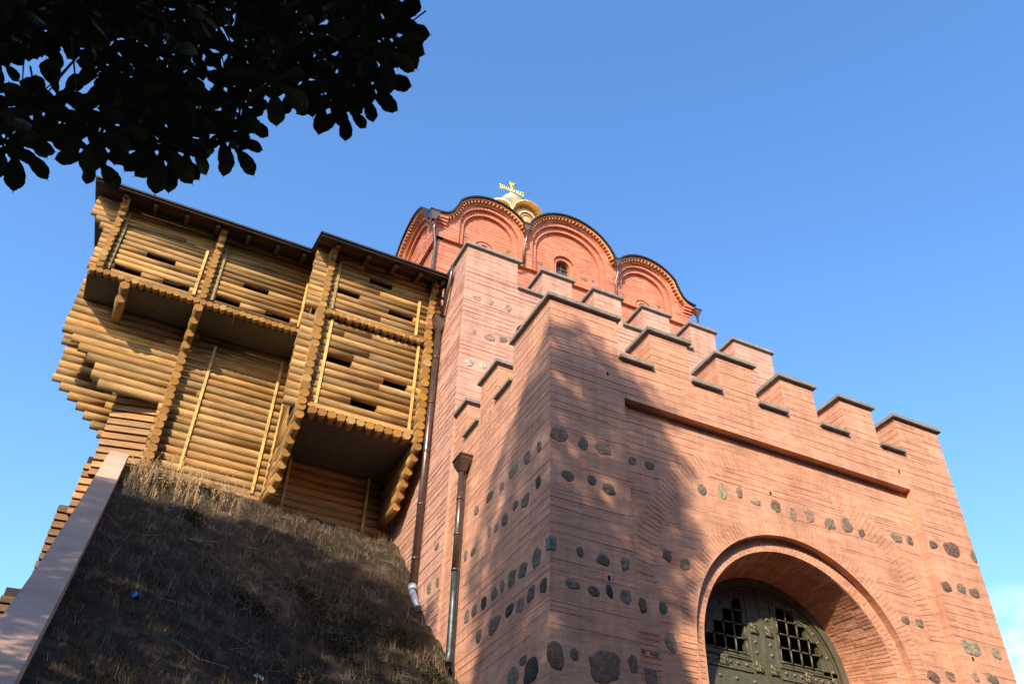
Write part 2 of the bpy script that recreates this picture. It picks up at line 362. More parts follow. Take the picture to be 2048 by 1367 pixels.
# merlons with stone caps, and stone sills between them
def merlon(x0,x1,y0,y1,z0,z1,brick,zs,faceL=True,sgl='merlon',capx=(.09,.09),capy=(.09,.09),right=True):
    mb=MB(); mb.box(x0,x1,y0,y1,z0-.02,z1-.08)
    zz=[z for z in zs if z0+.02<z<z1-.12]
    courses(mb,'x',y0,x0,x1,zz,seg=(.4,1.2)); courses(mb,'y',x0,y0,y1,zz,seg=(.3,1.0))
    o=mb.build('merlon',brick,gate)
    c=MB(); zc=z1-.085
    # cap in two or three slabs with fine joints
    n=max(1,round((x1-x0)/.9)); xs=[x0-capx[0]+(x1-x0+capx[0]+capx[1])*i/n for i in range(n+1)]
    for i in range(n): c.box(xs[i]+(.003 if i else 0),xs[i+1]-(.003 if i<n-1 else 0),y0-capy[0],y1+capy[1],zc,z1+random.uniform(0,.006),0,rt(.88,1.1,.02))
    c.build('cap_slab','cap_stone',o)
def sill(x0,x1,y0,y1,z,h=.075):
    c=MB(); c.box(x0,x1,y0,y1,z,z+h,0,rt(.85,1.1,.02)); c.build('sill_slab','cap_stone',gate)
MX=[(6.82,8.50),(9.36,10.38),(11.20,12.22),(13.05,14.03),(14.88,15.88),(16.65,18.10)]
for i,(a,b_) in enumerate(MX):
    d=1.78 if i==0 else .80
    merlon(a,b_,13.0,14.78 if i==0 else 13.0+d,13.86,14.96,'gate_brick',COURSE) if i else None
# corner merlon is an L: front leg and side leg in one mesh
mb=MB(); P=[(6.82,13.0),(8.50,13.0),(8.50,13.8),(7.62,13.8),(7.62,14.80),(6.82,14.80)]
mb.loft([(x,y,13.84) for x,y in P],[(x,y,14.88) for x,y in P],0,(1,1,1),False,True)
zz=[z for z in COURSE if 13.9<z<14.85]; courses(mb,'x',13.0,6.82,8.5,zz,seg=(.5,1.2)); courses(mb,'y',6.82,13.0,14.8,zz,seg=(.5,1.2))
lo=mb.build('merlon','gate_brick',gate); c=MB(); e=.09
P=[(6.82-e,13.0-e),(8.50+e,13.0-e),(8.50+e,13.8+e),(7.62+e,13.8+e),(7.62+e,14.80+e),(6.82-e,14.80+e)]
c.loft([(x,y,14.875) for x,y in P],[(x,y,14.965) for x,y in P],0,(1,1,1),True,True); c.build('cap_slab','cap_stone',lo)
for i in range(5): sill(MX[i][1]+(.0),MX[i+1][0]-.0+(.0),12.90,13.82,13.80)
for a,b_ in ((15.66,16.62),(17.47,18.19)): merlon(6.82,7.6,a,b_,13.86,14.96,'gate_brick',COURSE,capy=(.09,.09 if b_<18 else 0.0))
for a,b_ in ((14.80,15.66),(16.62,17.47)): sill(6.73,7.65,a,b_,13.80)

# ---- rear tower block
TX0,TX1,TY=6.75,18.10,18.2
tb=MB(); nich=[(8.44,14.5)]+arcpts(8.78,18.42,.34,16)+[(9.12,14.5)]
Uface(tb,TX0,TX1,0,20.10,nich,TY); reveal(tb,nich,TY,nich,TY+.18)
n2=[(8.53,14.5)]+arcpts(8.78,18.36,.25,16)+[(9.03,14.5)]
reveal(tb,nich,TY+.18,n2,TY+.18); reveal(tb,n2,TY+.18,n2,TY+.4); tb.face([(x,TY+.4,z) for x,z in n2])
tb.face([(TX0,TY,0),(8.44,TY,0),(8.44,TY,14.5),(TX0,TY,14.5)]); tb.face([(8.44,TY,0),(TX1,TY,0),(TX1,TY,14.5),(8.44,TY,14.5)])
tb.face([(TX0,TY,0),(TX0,33,0),(TX0,33,20.1),(TX0,TY,20.1)]); tb.face([(TX1,TY,0),(TX1,33,0),(TX1,33,20.1),(TX1,TY,20.1)])
tb.face([(TX0,TY,20.1),(TX1,TY,20.1),(TX1,33,20.1),(TX0,33,20.1)]); tb.face([(TX0,33,0),(TX1,33,0),(TX1,33,20.1),(TX0,33,20.1)])
tz=[z for z in TCOURSE if z<20.1]
courses(tb,'x',TY,TX0,TX1,tz,lambda x,z: not(abs(x-8.78)<.38 and z<18.8),dz=.03,pr=.014); courses(tb,'y',TX0,TY,23.5,[z for z in COURSE if z<13.9]+tz,None,-1,dz=.03,pr=.014)
voussoirs(tb,8.78,18.42,.36,.62,TY,.09,0,180)
tobj=tb.build('rear_block','tower_brick',gate)
TM=[(6.75,8.43),(9.29,10.33),(11.12,12.12),(12.93,13.95),(14.76,15.75),(16.52,18.10)]
mb=MB(); P=[(6.75,18.2),(8.43,18.2),(8.43,19.1),(7.65,19.1),(7.65,20.0),(6.75,20.0)]
mb.loft([(x,y,20.08) for x,y in P],[(x,y,21.13) for x,y in P],0,(1,1,1),False,True)
zz=[z for z in TCOURSE if 20.1<z<21.1]; courses(mb,'x',18.2,6.75,8.43,zz,seg=(.5,1.2)); courses(mb,'y',6.75,18.2,20.0,zz,seg=(.5,1.2))
lo=mb.build('merlon','tower_brick',gate); c=MB(); e=.09
P=[(6.75-e,18.2-e),(8.43+e,18.2-e),(8.43+e,19.1+e),(7.65+e,19.1+e),(7.65+e,20.0+e),(6.75-e,20.0+e)]
c.loft([(x,y,21.13) for x,y in P],[(x,y,21.225) for x,y in P],0,(1,1,1),True,True); c.build('cap_slab','cap_stone',lo)
for a,b_ in TM[1:]: merlon(a,b_,18.2,19.1,20.12,21.22,'tower_brick',TCOURSE)
for i in range(5): sill(TM[i][1],TM[i+1][0],18.10,19.12,20.06)
for a in (20.8,22.6): merlon(6.75,7.5,a,a+.95,20.12,21.22,'tower_brick',TCOURSE)
sill(6.66,7.5,20.0,20.8,20.06); sill(6.66,7.5,21.75,22.6,20.06)

# ---- church on top
CX0,CX1,CY=6.98,18.12,22.25
lb=MB(); lb.box(CX0+.14,CX1-.14,CY+.14,34,19.9,25.42)
courses(lb,'x',CY+.14,CX0+.14,CX1-.14,[20.2+.165*i for i in range(31)],dz=.03,pr=.013,seg=(.3,1.1)); courses(lb,'y',CX0+.14,CY+.14,27.5,[20.2+.165*i for i in range(31)],dz=.03,pr=.013,seg=(.3,1.1))
lb.build('church_lower_wall','church_brick',gate)
def outline(mid,half_out,joint,shift=0):
    pass
def arc2(cx,cz,r,xa,xb,n=18):
    a=math.acos(max(-1,min(1,(xa-cx)/r))); b_=math.acos(max(-1,min(1,(xb-cx)/r)))
    return [(cx+r*math.cos(a+(b_-a)*i/n),cz+r*math.sin(a+(b_-a)*i/n)) for i in range(n+1)]
F1=[(6.86,26.42),(7.08,26.44),(7.28,26.50),(7.44,26.66),(7.56,26.90),(7.66,27.14)]
front=F1+arc2(9.10,26.45,1.67,7.74,10.57)+arc2(12.57,26.80,2.05,10.60,14.54)
front=front+[(25.14-x,z) for x,z in (F1+arc2(9.10,26.45,1.67,7.74,10.57))[::-1]]
S1=[(22.12,26.42),(22.40,26.44),(22.62,26.52),(22.78,26.72),(22.90,27.00),(23.02,27.30)]
side=S1+arc2(25.02,26.62,2.04,23.12,27.04)+arc2(29.10,26.62,2.04,27.08,31.1)
def facade(name,outl,base_z,plane,axis,niches,s0,s1,mini=(),windows=()):
    "layered wall with nested blind arches under a scalloped roof line; d = depth into the wall"
    def W(p,d): return (p[0],plane+d,p[1]) if axis=='x' else (plane+d,p[0],p[1])
    mb=MB()
    inner=[(min(max(x,s0),s1),z-.30) for x,z in outl]
    # two front layers: polygon between roof line and niches, bay by bay
    def layer(d0,d1,ext):
        # split at bay joints
        edges=[s0]+[ (niches[i][0]+niches[i+1][0]+ (niches[i][2]-niches[i+1][2]))/2 for i in range(len(niches)-1)]+[s1]
        for i,(cx,cz,r) in enumerate(niches):
            r=r-ext; a,b_=edges[i],edges[i+1]
            def top(x):
                best=None
                for (x0,z0),(x1,z1) in zip(inner[:-1],inner[1:]):
                    if x0-1e-6<=x<=x1+1e-6 and x1>x0: best=z0+(z1-z0)*(x-x0)/(x1-x0)
                return best if best is not None else inner[0][1]
            n=36; ar=arcpts(cx,cz,r,n)
            low=[(a,base_z)]+[(cx-r,base_z)]+ar+[(cx+r,base_z)]+[(b_,base_z)]
            # columns: strip quads between arch and roof line
            xs=sorted(set([a]+[a+(cx-r-a)*k/6 for k in range(7)]+[p[0] for p in ar]+[cx+r+(b_-cx-r)*k/6 for k in range(7)]+[b_]))
            def lowz(x):
                if x<=cx-r+1e-6 or x>=cx+r-1e-6: return base_z
                return cz+math.sqrt(max(0,r*r-(x-cx)**2))
            for x0,x1 in zip(xs[:-1],xs[1:]):
                if x1-x0<1e-5: continue
                za,zb=lowz(x0),lowz(x1)
                mid_in=(cx-r<(x0+x1)/2<cx+r)
                if mid_in:
                    if abs(x0-(cx-r))<1e-5: za=cz
                    if abs(x1-(cx+r))<1e-5: zb=cz
                mb.face([W((x0,za),d0),W((x1,zb),d0),W((x1,top(x1)),d0),W((x0,top(x0)),d0)])
            rv=[(cx-r,base_z)]+ar+[(cx+r,base_z)]
            for p,q in zip(rv[:-1],rv[1:]): mb.face([W(p,d0),W(q,d0),W(q,d1),W(p,d1)],0,(.96,.92,.9))
        return top
    layer(0,.13,0); top=layer(.13,.26,.20)
    # back plane with windows cut as layered insets
    for i,(cx,cz,r) in enumerate(niches):
        pts=[(cx-r,base_z)]+arcpts(cx,cz,r,30)+[(cx+r,base_z)]
        if i in windows and axis=='x':
            wx,wz,wr=12.44,26.58,.46
            inn=[(wx-wr,25.12+.0)]+arcpts(wx,wz,wr,20)+[(wx+wr,25.12)]
            inn=[(x,max(z,base_z)) for x,z in inn]
            Uface(mb,cx-r,cx+r,base_z,cz+r,inn,plane+.26); reveal(mb,inn,plane+.26,inn,plane+.36)
            i2=[(wx-.31,base_z)]+arcpts(wx,wz,.31,20)+[(wx+.31,base_z)]
            reveal(mb,inn,plane+.36,i2,plane+.36); reveal(mb,i2,plane+.36,i2,plane+.62)
            voussoirs(mb,wx,wz,.50,.80,plane+.26,.085,0,180)
            win=(i2,plane+.60)
        else:
            mb.face([W(p,.26) for p in pts])
    zs=[base_z+.12+.155*k for k in range(24)]
    for lay,(d,e_) in enumerate(((0,0),(.26,.2))):
        def ok(x,z):
            if z>top(min(max(x,s0),s1))-.06: return False
            ins=False
            for cx,cz,r in niches:
                if (z<=cz and abs(x-cx)<r) or (z>cz and math.hypot(x-cx,z-cz)<r):
                    ins=True
                    if lay==1:
                        rr=r-.24
                        if not((z<=cz and abs(x-cx)<rr) or (z>cz and math.hypot(x-cx,z-cz)<rr)): return False
                        for mx,mz,mr_ in mini:
                            if (z<=mz and abs(x-mx)<mr_+.06) or (z>mz and math.hypot(x-mx,z-mz)<mr_+(.3 if mr_<.6 else .1)): return False
                elif lay==0 and z>cz and math.hypot(x-cx,z-cz)<r+.30: return False
            return ins if lay else not ins
        courses(mb,axis,plane+d,s0+.01,s1-.01,zs,ok,-1,dz=.028,pr=.013,seg=(.25,.8),dens=.85)
    # arch bricks
    if axis=='x':
        for cx,cz,r in niches:
            voussoirs(mb,cx,cz,r+.03,r+.30,plane,.10,0,180,ok=lambda x,z: z<top(min(max(x,s0),s1))-.02)
            voussoirs(mb,cx,cz,r-.18,r-.02,plane+.13,.10,0,180,pr=.006)
        for mx,mz,mr_ in mini:
            if mr_>.6 : continue
            if abs(mx-12.44)<.1: continue
            a=arcpts(mx,mz,mr_,20); 
            # raised arch mouldings forming a small blind window
            for ro,ri,dd in ((mr_,mr_-.10,.05),(mr_-.17,mr_-.27,.05)):
                A=[(mx-ro,base_z+.05)]+arcpts(mx,mz,ro,20)+[(mx+ro,base_z+.05)]; B=[(mx-ri,base_z+.05)]+arcpts(mx,mz,ri,20)+[(mx+ri,base_z+.05)]
                reveal(mb,A,plane+.26,A,plane+.26-dd); reveal(mb,B,plane+.26,B,plane+.26-dd); reveal(mb,A,plane+.26-dd,B,plane+.26-dd,0,(1.05,1.05,1.05))
            voussoirs(mb,mx,mz,mr_+.03,mr_+.30,plane+.26,.12,0,180)
    # underside of the overhanging upper wall
    if axis=='x': mb.face([(s0,plane,base_z),(s1,plane,base_z),(s1,plane+.3,base_z),(s0,plane+.3,base_z)],0,(.9,.85,.85))
    else: mb.face([(plane,s0,base_z),(plane,s1,base_z),(plane+.3,s1,base_z),(plane+.3,s0,base_z)],0,(.9,.85,.85))
    o=mb.build(name,'church_brick',gate)
    # dentil cornice: projecting brick band with blocks under it
    c=MB()
    def off(k): # normal offset of the outline
        out=[]
        for i,(x,z) in enumerate(outl):
            a=outl[max(i-1,0)]; b_=outl[min(i+1,len(outl)-1)]; dx,dz=b_[0]-a[0],b_[1]-a[1]; L=math.hypot(dx,dz) or 1
            nx,nz=dz/L,-dx/L
            out.append((x+nx*k,z+nz*k))
        return out
    A,B,Cc=off(.045),off(.105),off(.25)
    for i in range(len(outl)-1):
        c.face([W(A[i],-.22),W(A[i+1],-.22),W(B[i+1],-.20),W(B[i],-.20)],0,(1.05,.98,.85)); c.face([W(B[i],-.20),W(B[i+1],-.20),W(B[i+1],0),W(B[i],0)],0,(1.0,.9,.85))
        c.face([W(B[i],-.08),W(B[i+1],-.08),W(Cc[i+1],-.03),W(Cc[i],-.03)],0,(.95,.85,.8)); c.face([W(Cc[i],-.03),W(Cc[i+1],-.03),W(Cc[i+1],0.02),W(Cc[i],0.02)])
    # dentils at equal arc steps
    acc=0
    for i in range(len(outl)-1):
        p,q=B[i],B[i+1]; L=math.hypot(q[0]-p[0],q[1]-p[1]); d=(q[0]-p[0],q[1]-p[1])
        if L<1e-6 or L>.5: continue
        while acc<L:
            f=acc/L; x,z=p[0]+d[0]*f,p[1]+d[1]*f; ux,uz=d[0]/L,d[1]/L; nx,nz=uz,-ux; h=.028
            Pp=[(x-ux*h,z-uz*h),(x+ux*h,z+uz*h),(x+ux*h+nx*.10,z+uz*h+nz*.10),(x-ux*h+nx*.10,z-uz*h+nz*.10)]
            c.loft([W(pp,-.19) for pp in Pp],[W(pp,-.02) for pp in Pp],0,(1.05,.98,.8),True,False)
            acc+=.17
        acc-=L
    c.build('dentil_cornice','cornice_brick',o)
    # sheet-metal roof following the scallops
    r_=MB(); T0,T1=off(-.03),off(.035)
    depth=3.2
    for i in range(len(outl)-1):
        r_.face([W(T0[i],-.30),W(T0[i+1],-.30),W(T1[i+1],-.30),W(T1[i],-.30)]); r_.face([W(T1[i],-.30),W(T1[i+1],-.30),W(T1[i+1],-.2),W(T1[i],-.2)])
        dd_=depth if min(T0[i][1],T0[i+1][1])>27.2 else .16
        r_.face([W(T0[i],-.30),W(T0[i+1],-.30),W(T0[i+1],dd_),W(T0[i],dd_)],0,(1,1,1),None,True)
    r_.build('scalloped_roof','roof_metal',gate)
    return win if windows else None
fn=[(9.10,26.48,1.23),(12.55,26.78,1.63),(16.02,26.48,1.23)]
win=facade('church_front_wall',front,25.42,CY,'x',fn,CX0,CX1,mini=[(8.98,25.78,.50),(16.0,25.78,.46),(12.44,26.58,.62)],windows=(1,))
sn=[(25.02,26.65,1.62),(29.08,26.65,1.62)]
facade('church_side_wall',side,25.42,CX0,'y',sn,CY+.0,31.1)
i2,wy=win; wm=MB(); wm.face([(x,wy,z) for x,z in i2]); wo_=wm.build('window','window_glass',gate)
wf=MB()
for x in (12.44,): wf.box(x-.018,x+.018,wy-.05,wy-.01,25.42,26.88)
for z in (25.8,26.2,26.58): wf.box(12.14,12.74,wy-.048,wy-.012,z-.014,z+.014)
wf.build('window_frame','iron_bronze',wo_)
# attic block behind the gables, drum and dome
ab=MB(); ab.box(8.2,16.9,23.8,33,25.4,27.6); ab.build('attic_block','church_brick',gate)
DC=(12.5,28.0)
dm=MB(); n=64; r=1.80
base=len(dm.v)
for z in (27.4,33.55):
    for i in range(n): a=2*math.pi*i/n; dm.v.append((DC[0]+r*math.cos(a),DC[1]+r*math.sin(a),z))
for i in range(n): j=(i+1)%n; dm.idx(base,(i,j,n+j,n+i),0)
for z in [28+.2*i for i in range(24)]:
    for i in range(0,n,1):
        if random.random()<.7:
            a0,a1=2*math.pi*i/n,2*math.pi*(i+.9)/n; k=random.uniform(.85,1.1)
            A=[(DC[0]+(r+.012)*math.cos(a0),DC[1]+(r+.012)*math.sin(a0),z),(DC[0]+(r+.012)*math.cos(a1),DC[1]+(r+.012)*math.sin(a1),z),(DC[0]+(r+.012)*math.cos(a1),DC[1]+(r+.012)*math.sin(a1),z+.03),(DC[0]+(r+.012)*math.cos(a0),DC[1]+(r+.012)*math.sin(a0),z+.03)]
            dm.face(A,0,(k,k*.92,k*.85))
drum=dm.build('dome_drum','drum_brick',gate)
# engaged half columns at the scallop valleys and nested arches between them
dl=MB(); V0=R_(-90-22.5)
for k in range(8):
    a=V0+k*R_(45); x,y=DC[0]+1.84*math.cos(a),DC[1]+1.84*math.sin(a); dl.tube([(x,y,28),(x,y,32.6)],.12,0,(1.05,1.1,1.05),10)
    dl.tube([(x,y,32.6),(x,y,32.7)],[.12,.20],0,(.7,.6,.5),10)
    ac_=a+R_(22.5)
    for rr,dd,t in ((.58,.05,(1.05,1.0,.95)),(.44,.10,(1.1,1.1,1.05)),(.30,.04,(.8,.7,.6))):
        m_=14; prev=None
        for i in range(m_+1):
            b_=math.pi*i/m_; tt=rr*math.cos(b_); zz=32.75+rr*math.sin(b_); aa=ac_+tt/1.85
            def pt(rad,zof=0,sc_=1): 
                aa2=ac_+tt*sc_/1.85; return (DC[0]+rad*math.cos(aa2),DC[1]+rad*math.sin(aa2),32.75+(rr*sc_)*math.sin(b_))
            cur=(pt(1.80+dd),pt(1.80+dd,0,1-.09/rr),pt(1.79),pt(1.79,0,1-.09/rr))
            if prev: dl.face([prev[0],cur[0],cur[1],prev[1]],0,t); dl.face([prev[1],cur[1],cur[3],prev[3]],0,(.8,.7,.6)); dl.face([prev[0],cur[0],cur[2],prev[2]],0,t)
            prev=cur
    for i in range(13): # dentils under the gold eave
        b_=math.pi*(i+.5)/13; tt=.72*math.cos(b_); zz=32.82+.70*math.sin(b_); aa=ac_+tt/1.9
        c_,s_=math.cos(aa),math.sin(aa); X,Y=DC[0]+1.88*c_,DC[1]+1.88*s_
        dl.box(X-.035,X+.035,Y-.05,Y+.05,zz-.05,zz+.05,0,(1.1,1.15,1.1))
dl.build('drum_arcade','drum_brick',drum)
gd=MB(); n=96; prof=[(2.20,0,1),(2.16,.04,1),(2.02,.35,.75),(1.72,.95,.42),(1.25,1.75,.15),(.85,2.35,.04),(.62,2.62,0),(.56,2.70,0),(.60,2.74,0),(.60,2.86,0),(.35,2.98,0),(.0,3.0,0)]
b=len(gd.v)
def scal(a): 
    u=((a-V0)/R_(45))%1.0; return math.sqrt(max(0,1-(2*u-1)**2))**1.0
for rr,hz,amp in prof:
    for i in range(n):
        a=2*math.pi*i/n; s_=scal(a); gd.v.append((DC[0]+rr*math.cos(a),DC[1]+rr*math.sin(a),32.80+hz+amp*.82*s_))
for k in range(len(prof)-1):
    for i in range(n):
        j=(i+1)%n; gd.idx(b+k*n,(i,j,n+j,n+i),0,(1,1,1),None,k<8)
# eave underside
b2=len(gd.v)
for rr,dz in ((2.20,0),(2.20,-.07),(1.80,-.10)):
    for i in range(n):
        a=2*math.pi*i/n; gd.v.append((DC[0]+rr*math.cos(a),DC[1]+rr*math.sin(a),32.80+dz+.82*scal(a)))
for k in range(2):
    for i in range(n):
        j=(i+1)%n; gd.idx(b2+k*n,(i,j,n+j,n+i),0)
dome=gd.build('gold_dome','gold_leaf',gate)
cr=MB(); X,Y,Z=12.5,28.0,35.78
def flare(p0,p1,w0,w1,axis):
    # arm of the cross: widening bar with end plate
    n=6
    for i in range(n):
        f0,f1=i/n,(i+1)/n; wa=w0+(w1-w0)*max(0,(f0-.45)/.55)**2; wb=w0+(w1-w0)*max(0,(f1-.45)/.55)**2
        a=p0+(p1-p0)*f0; c_=p0+(p1-p0)*f1
        for s_ in (-1,1):   # two rails and lattice between
            if axis=='z': q=[(X+s_*wa,Y,a),(X+s_*wb,Y,c_)]
            else: q=[(a,Y,Z+.80+s_*wa),(c_,Y,Z+.80+s_*wb)]
            cr.tube(q,.030,0,(1,1,1),6)
        if axis=='z': cr.tube([(X-wa,Y,a),(X+wb,Y,c_)],.022,0,(1,1,1),5); cr.tube([(X+wa,Y,a),(X-wb,Y,c_)],.022,0,(1,1,1),5)
        else: cr.tube([(a,Y,Z+.80-wa),(c_,Y,Z+.80+wb)],.022,0,(1,1,1),5); cr.tube([(a,Y,Z+.80+wa),(c_,Y,Z+.80-wb)],.022,0,(1,1,1),5)
flare(Z,Z+1.36,.07,.07,'z'); flare(Z+.8,Z+1.36,.07,.14,'z'); flare(X,X-.68,.07,.17,'x'); flare(X,X+.68,.07,.17,'x')
cr.box(X-.24,X+.24,Y-.03,Y+.03,Z+1.35,Z+1.39); 
for s_ in (-1,1):
    cr.box(X+s_*.68-.018,X+s_*.68+.018,Y-.03,Y+.03,Z+.58,Z+1.02)
    cr.tube([(X+s_*.10,Y,Z),(X+s_*.20,Y,Z+.30)],.022,0,(1,1,1),6); cr.tube([(X+s_*.30,Y,Z-.02),(X+s_*.20,Y,Z+.30)],.022,0,(1,1,1),6); cr.tube([(X+s_*.12,Y,Z+.12),(X+s_*.28,Y,Z+.12)],.014,0,(1,1,1),6)
cr.build('cross','gilt_metal',dome)

# ---- boulders set in the mortar bands
BT={0:(.065,.058,.053),1:(.185,.138,.103),2:(.245,.180,.132),3:(.215,.128,.094),4:(.34,.28,.19),5:(.42,.27,.20),6:(.50,.42,.36)}
def boulder(axis,plane,a,z,hw,hh,tone,par):
    mb=MB(); n=18; ph=random.uniform(0,6.28); pz_=random.uniform(0,99); sk=random.uniform(-.18,.18)
    rad=[]
    pw=random.uniform(2.0,2.9)
    for i in range(n):
        th=2*math.pi*i/n+random.uniform(-.05,.05); k=.97+.30*mnoise.noise(Vector((math.cos(th)*1.3,math.sin(th)*1.3,pz_)))+random.uniform(-.025,.025)
        ct,st=math.cos(th),math.sin(th); q=(abs(ct)**pw+abs(st)**pw)**(-1/pw)
        rad.append((ct*q*k+sk*st,st*q*k))
    W=(lambda u,v,d:(a+u*hw,plane-d,z+v*hh)) if axis=='y' else (lambda u,v,d:(plane-d,a-u*hw,z+v*hh))
    prev=None; kt=random.uniform(.85,1.15); t=tuple(c*kt*random.uniform(.97,1.03) for c in BT[tone])
    rings=[(1.02,-.008,(.5,.42,.40)),(.97,.005,None),(.88,.010+random.uniform(0,.006),None),(.60,.013+random.uniform(0,.012),None),(.28,.012+random.uniform(0,.014),None)]
    b=len(mb.v)
    for s_,d,_ in rings:
        for u,v in rad: mb.v.append(W(u*s_+random.uniform(-.012,.012),v*s_+random.uniform(-.012,.012),d+(random.uniform(-.004,.006) if s_<1 else 0)))
    for k in range(len(rings)-1):
        for i in range(n):
            j=(i+1)%n; kk=random.uniform(.85,1.15); mb.idx(b+k*n,(i,j,n+j,n+i),0,tuple(c*kk for c in t) if k else tuple(c*.7 for c in t),None,False)
    mb.idx(b+(len(rings)-1)*n,tuple(range(n)),0,t)
    mb.build('boulder','boulder_stone',par)
BL=[['y13.0',7.02,11.37,0.2,0.17,3],['y13.0',7.56,11.32,0.11,0.14,1],['y13.0',8.02,11.35,0.19,0.16,2],['y13.0',7.21,10.49,0.14,0.11,1],['y13.0',7.72,10.54,0.1,0.11,1],['y13.0',8.1,10.45,0.14,0.14,1],['y13.0',7.43,8.99,0.07,0.1,1],['y13.0',7.91,8.94,0.14,0.12,1],['y13.0',8.38,8.97,0.1,0.13,2],['y13.2',8.82,11.41,0.11,0.11,2],['y13.2',9.23,11.42,0.12,0.1,1],['y13.2',9.46,9.49,0.11,0.14,3],['y13.0',7.29,8.34,0.16,0.09,2],['y13.0',7.7,8.3,0.12,0.1,1],['y13.0',8.02,8.37,0.07,0.13,0],['y13.0',8.35,8.35,0.12,0.14,2],['y13.0',6.93,7.03,0.16,0.23,3],['y13.0',7.28,7.1,0.09,0.11,1],['y13.0',7.86,7.03,0.34,0.28,3],['y13.0',8.43,7.16,0.1,0.15,1],['y13.2',8.84,8.35,0.1,0.15,3],['y13.2',9.26,8.39,0.09,0.12,1],['y13.2',8.78,7.5,0.05,0.04,1],['y13.2',9.02,7.49,0.1,0.05,2],['y13.2',8.9,7.08,0.14,0.16,1],['y13.2',10.48,11.2,0.12,0.13,1],['y13.2',11.01,11.3,0.12,0.2,4],['y13.2',11.47,11.41,0.08,0.16,2],['y13.2',11.88,11.3,0.14,0.08,5],['y13.2',12.41,11.33,0.13,0.14,2],['y13.2',12.86,11.26,0.08,0.17,2],['y13.2',9.86,9.39,0.13,0.13,1],['y13.2',9.38,7.77,0.12,0.19,2],['y13.2',13.33,11.34,0.13,0.16,5],['y13.2',13.88,11.28,0.16,0.16,2],['y13.2',14.38,11.36,0.16,0.19,2],['y13.2',14.78,11.3,0.1,0.11,1],['y13.2',15.86,11.44,0.17,0.12,2],['y13.2',16.26,11.47,0.1,0.12,1],['y13.2',15.46,9.42,0.12,0.1,2],['y13.2',15.87,9.44,0.13,0.1,2],['y13.2',15.85,8.29,0.18,0.12,3],['y13.2',16.37,8.39,0.13,0.11,2],['y13.0',16.76,11.4,0.13,0.11,1],['y13.0',17.33,11.41,0.26,0.2,3],['y13.0',18.01,11.4,0.1,0.15,2],['y13.0',16.78,10.38,0.16,0.13,3],['y13.0',17.25,10.44,0.15,0.13,2],['y13.0',17.64,10.42,0.17,0.12,3],['y13.0',17.0,9.05,0.27,0.18,4],['y13.0',17.73,9.06,0.16,0.14,4],['y13.0',16.86,8.4,0.1,0.11,5],['y13.0',17.38,8.45,0.18,0.12,2],['x6.82',13.5,8.95,0.18,0.2,1],['x6.82',14.06,8.93,0.17,0.16,1],['x6.82',14.54,8.97,0.18,0.18,1],['x6.82',14.96,8.97,0.1,0.13,1],['x6.82',15.33,8.97,0.14,0.13,1],['x6.82',15.82,8.97,0.15,0.14,0],['x6.82',16.66,8.97,0.13,0.15,2],['x6.82',16.28,8.96,0.13,0.13,1],['x6.82',13.22,8.3,0.15,0.13,0],['x6.82',13.7,8.33,0.16,0.14,1],['x6.82',14.15,8.28,0.17,0.14,2],['x6.82',14.61,8.35,0.17,0.11,0],['x6.82',15.27,8.31,0.26,0.17,3],['x6.82',15.98,8.33,0.14,0.13,1],['x6.82',13.97,7.23,0.15,0.09,1],['x6.82',13.68,6.96,0.27,0.22,0],['x6.82',14.38,7.07,0.25,0.16,2],['x6.82',18.62,11.39,0.13,0.1,1],['x6.82',18.9,10.45,0.15,0.16,2],['x6.82',18.38,10.39,0.09,0.12,3],['x6.82',16.52,10.37,0.14,0.09,1],['x6.82',16.94,10.45,0.1,0.15,1],['x6.82',13.44,11.28,0.1,0.12,1],['x6.82',13.97,11.31,0.15,0.16,1],['x6.82',14.62,11.36,0.2,0.14,4],['x6.82',13.46,10.49,0.13,0.13,0],['x6.82',14.01,10.36,0.17,0.14,1],['x6.82',14.47,10.48,0.12,0.11,3],['x6.82',14.94,10.38,0.15,0.14,1],['x6.82',15.38,10.41,0.1,0.1,4],['x6.82',15.7,10.48,0.08,0.15,4],['x6.82',15.16,11.27,0.1,0.11,2],['x6.82',15.77,11.33,0.19,0.12,1],['x6.82',16.46,11.34,0.13,0.12,2],['y18.2',7.16,19.17,0.13,0.14,5],['y18.2',7.6,19.17,0.09,0.11,5],['y18.2',8.15,19.19,0.12,0.16,5],['y18.2',7.15,17.86,0.06,0.1,5],['y18.2',7.63,17.86,0.17,0.15,5],['y18.2',8.05,17.93,0.13,0.12,2],['y18.2',7.05,16.78,0.14,0.16,6],['y18.2',7.49,16.79,0.1,0.1,6],['y22.51',8.24,26.16,0.1,0.08,2],['y22.51',9.99,26.19,0.1,0.1,2],['y22.51',11.39,26.18,0.12,0.09,2],['y22.51',13.34,26.18,0.15,0.08,2],['y22.51',13.72,26.24,0.06,0.07,1],['y22.51',15.04,26.13,0.1,0.07,2],['y22.51',16.79,26.16,0.12,0.09,2]]
for pl,a,z,hw,hh,t in BL:
    ax,v=pl[0],float(pl[1:])
    par=gobj
    if ax=='x' and (v==6.75 or a>18.2): v=6.75; par=tobj
    if v==18.2: par=tobj
    boulder(ax,v,a,z,hw,hh,t,par)
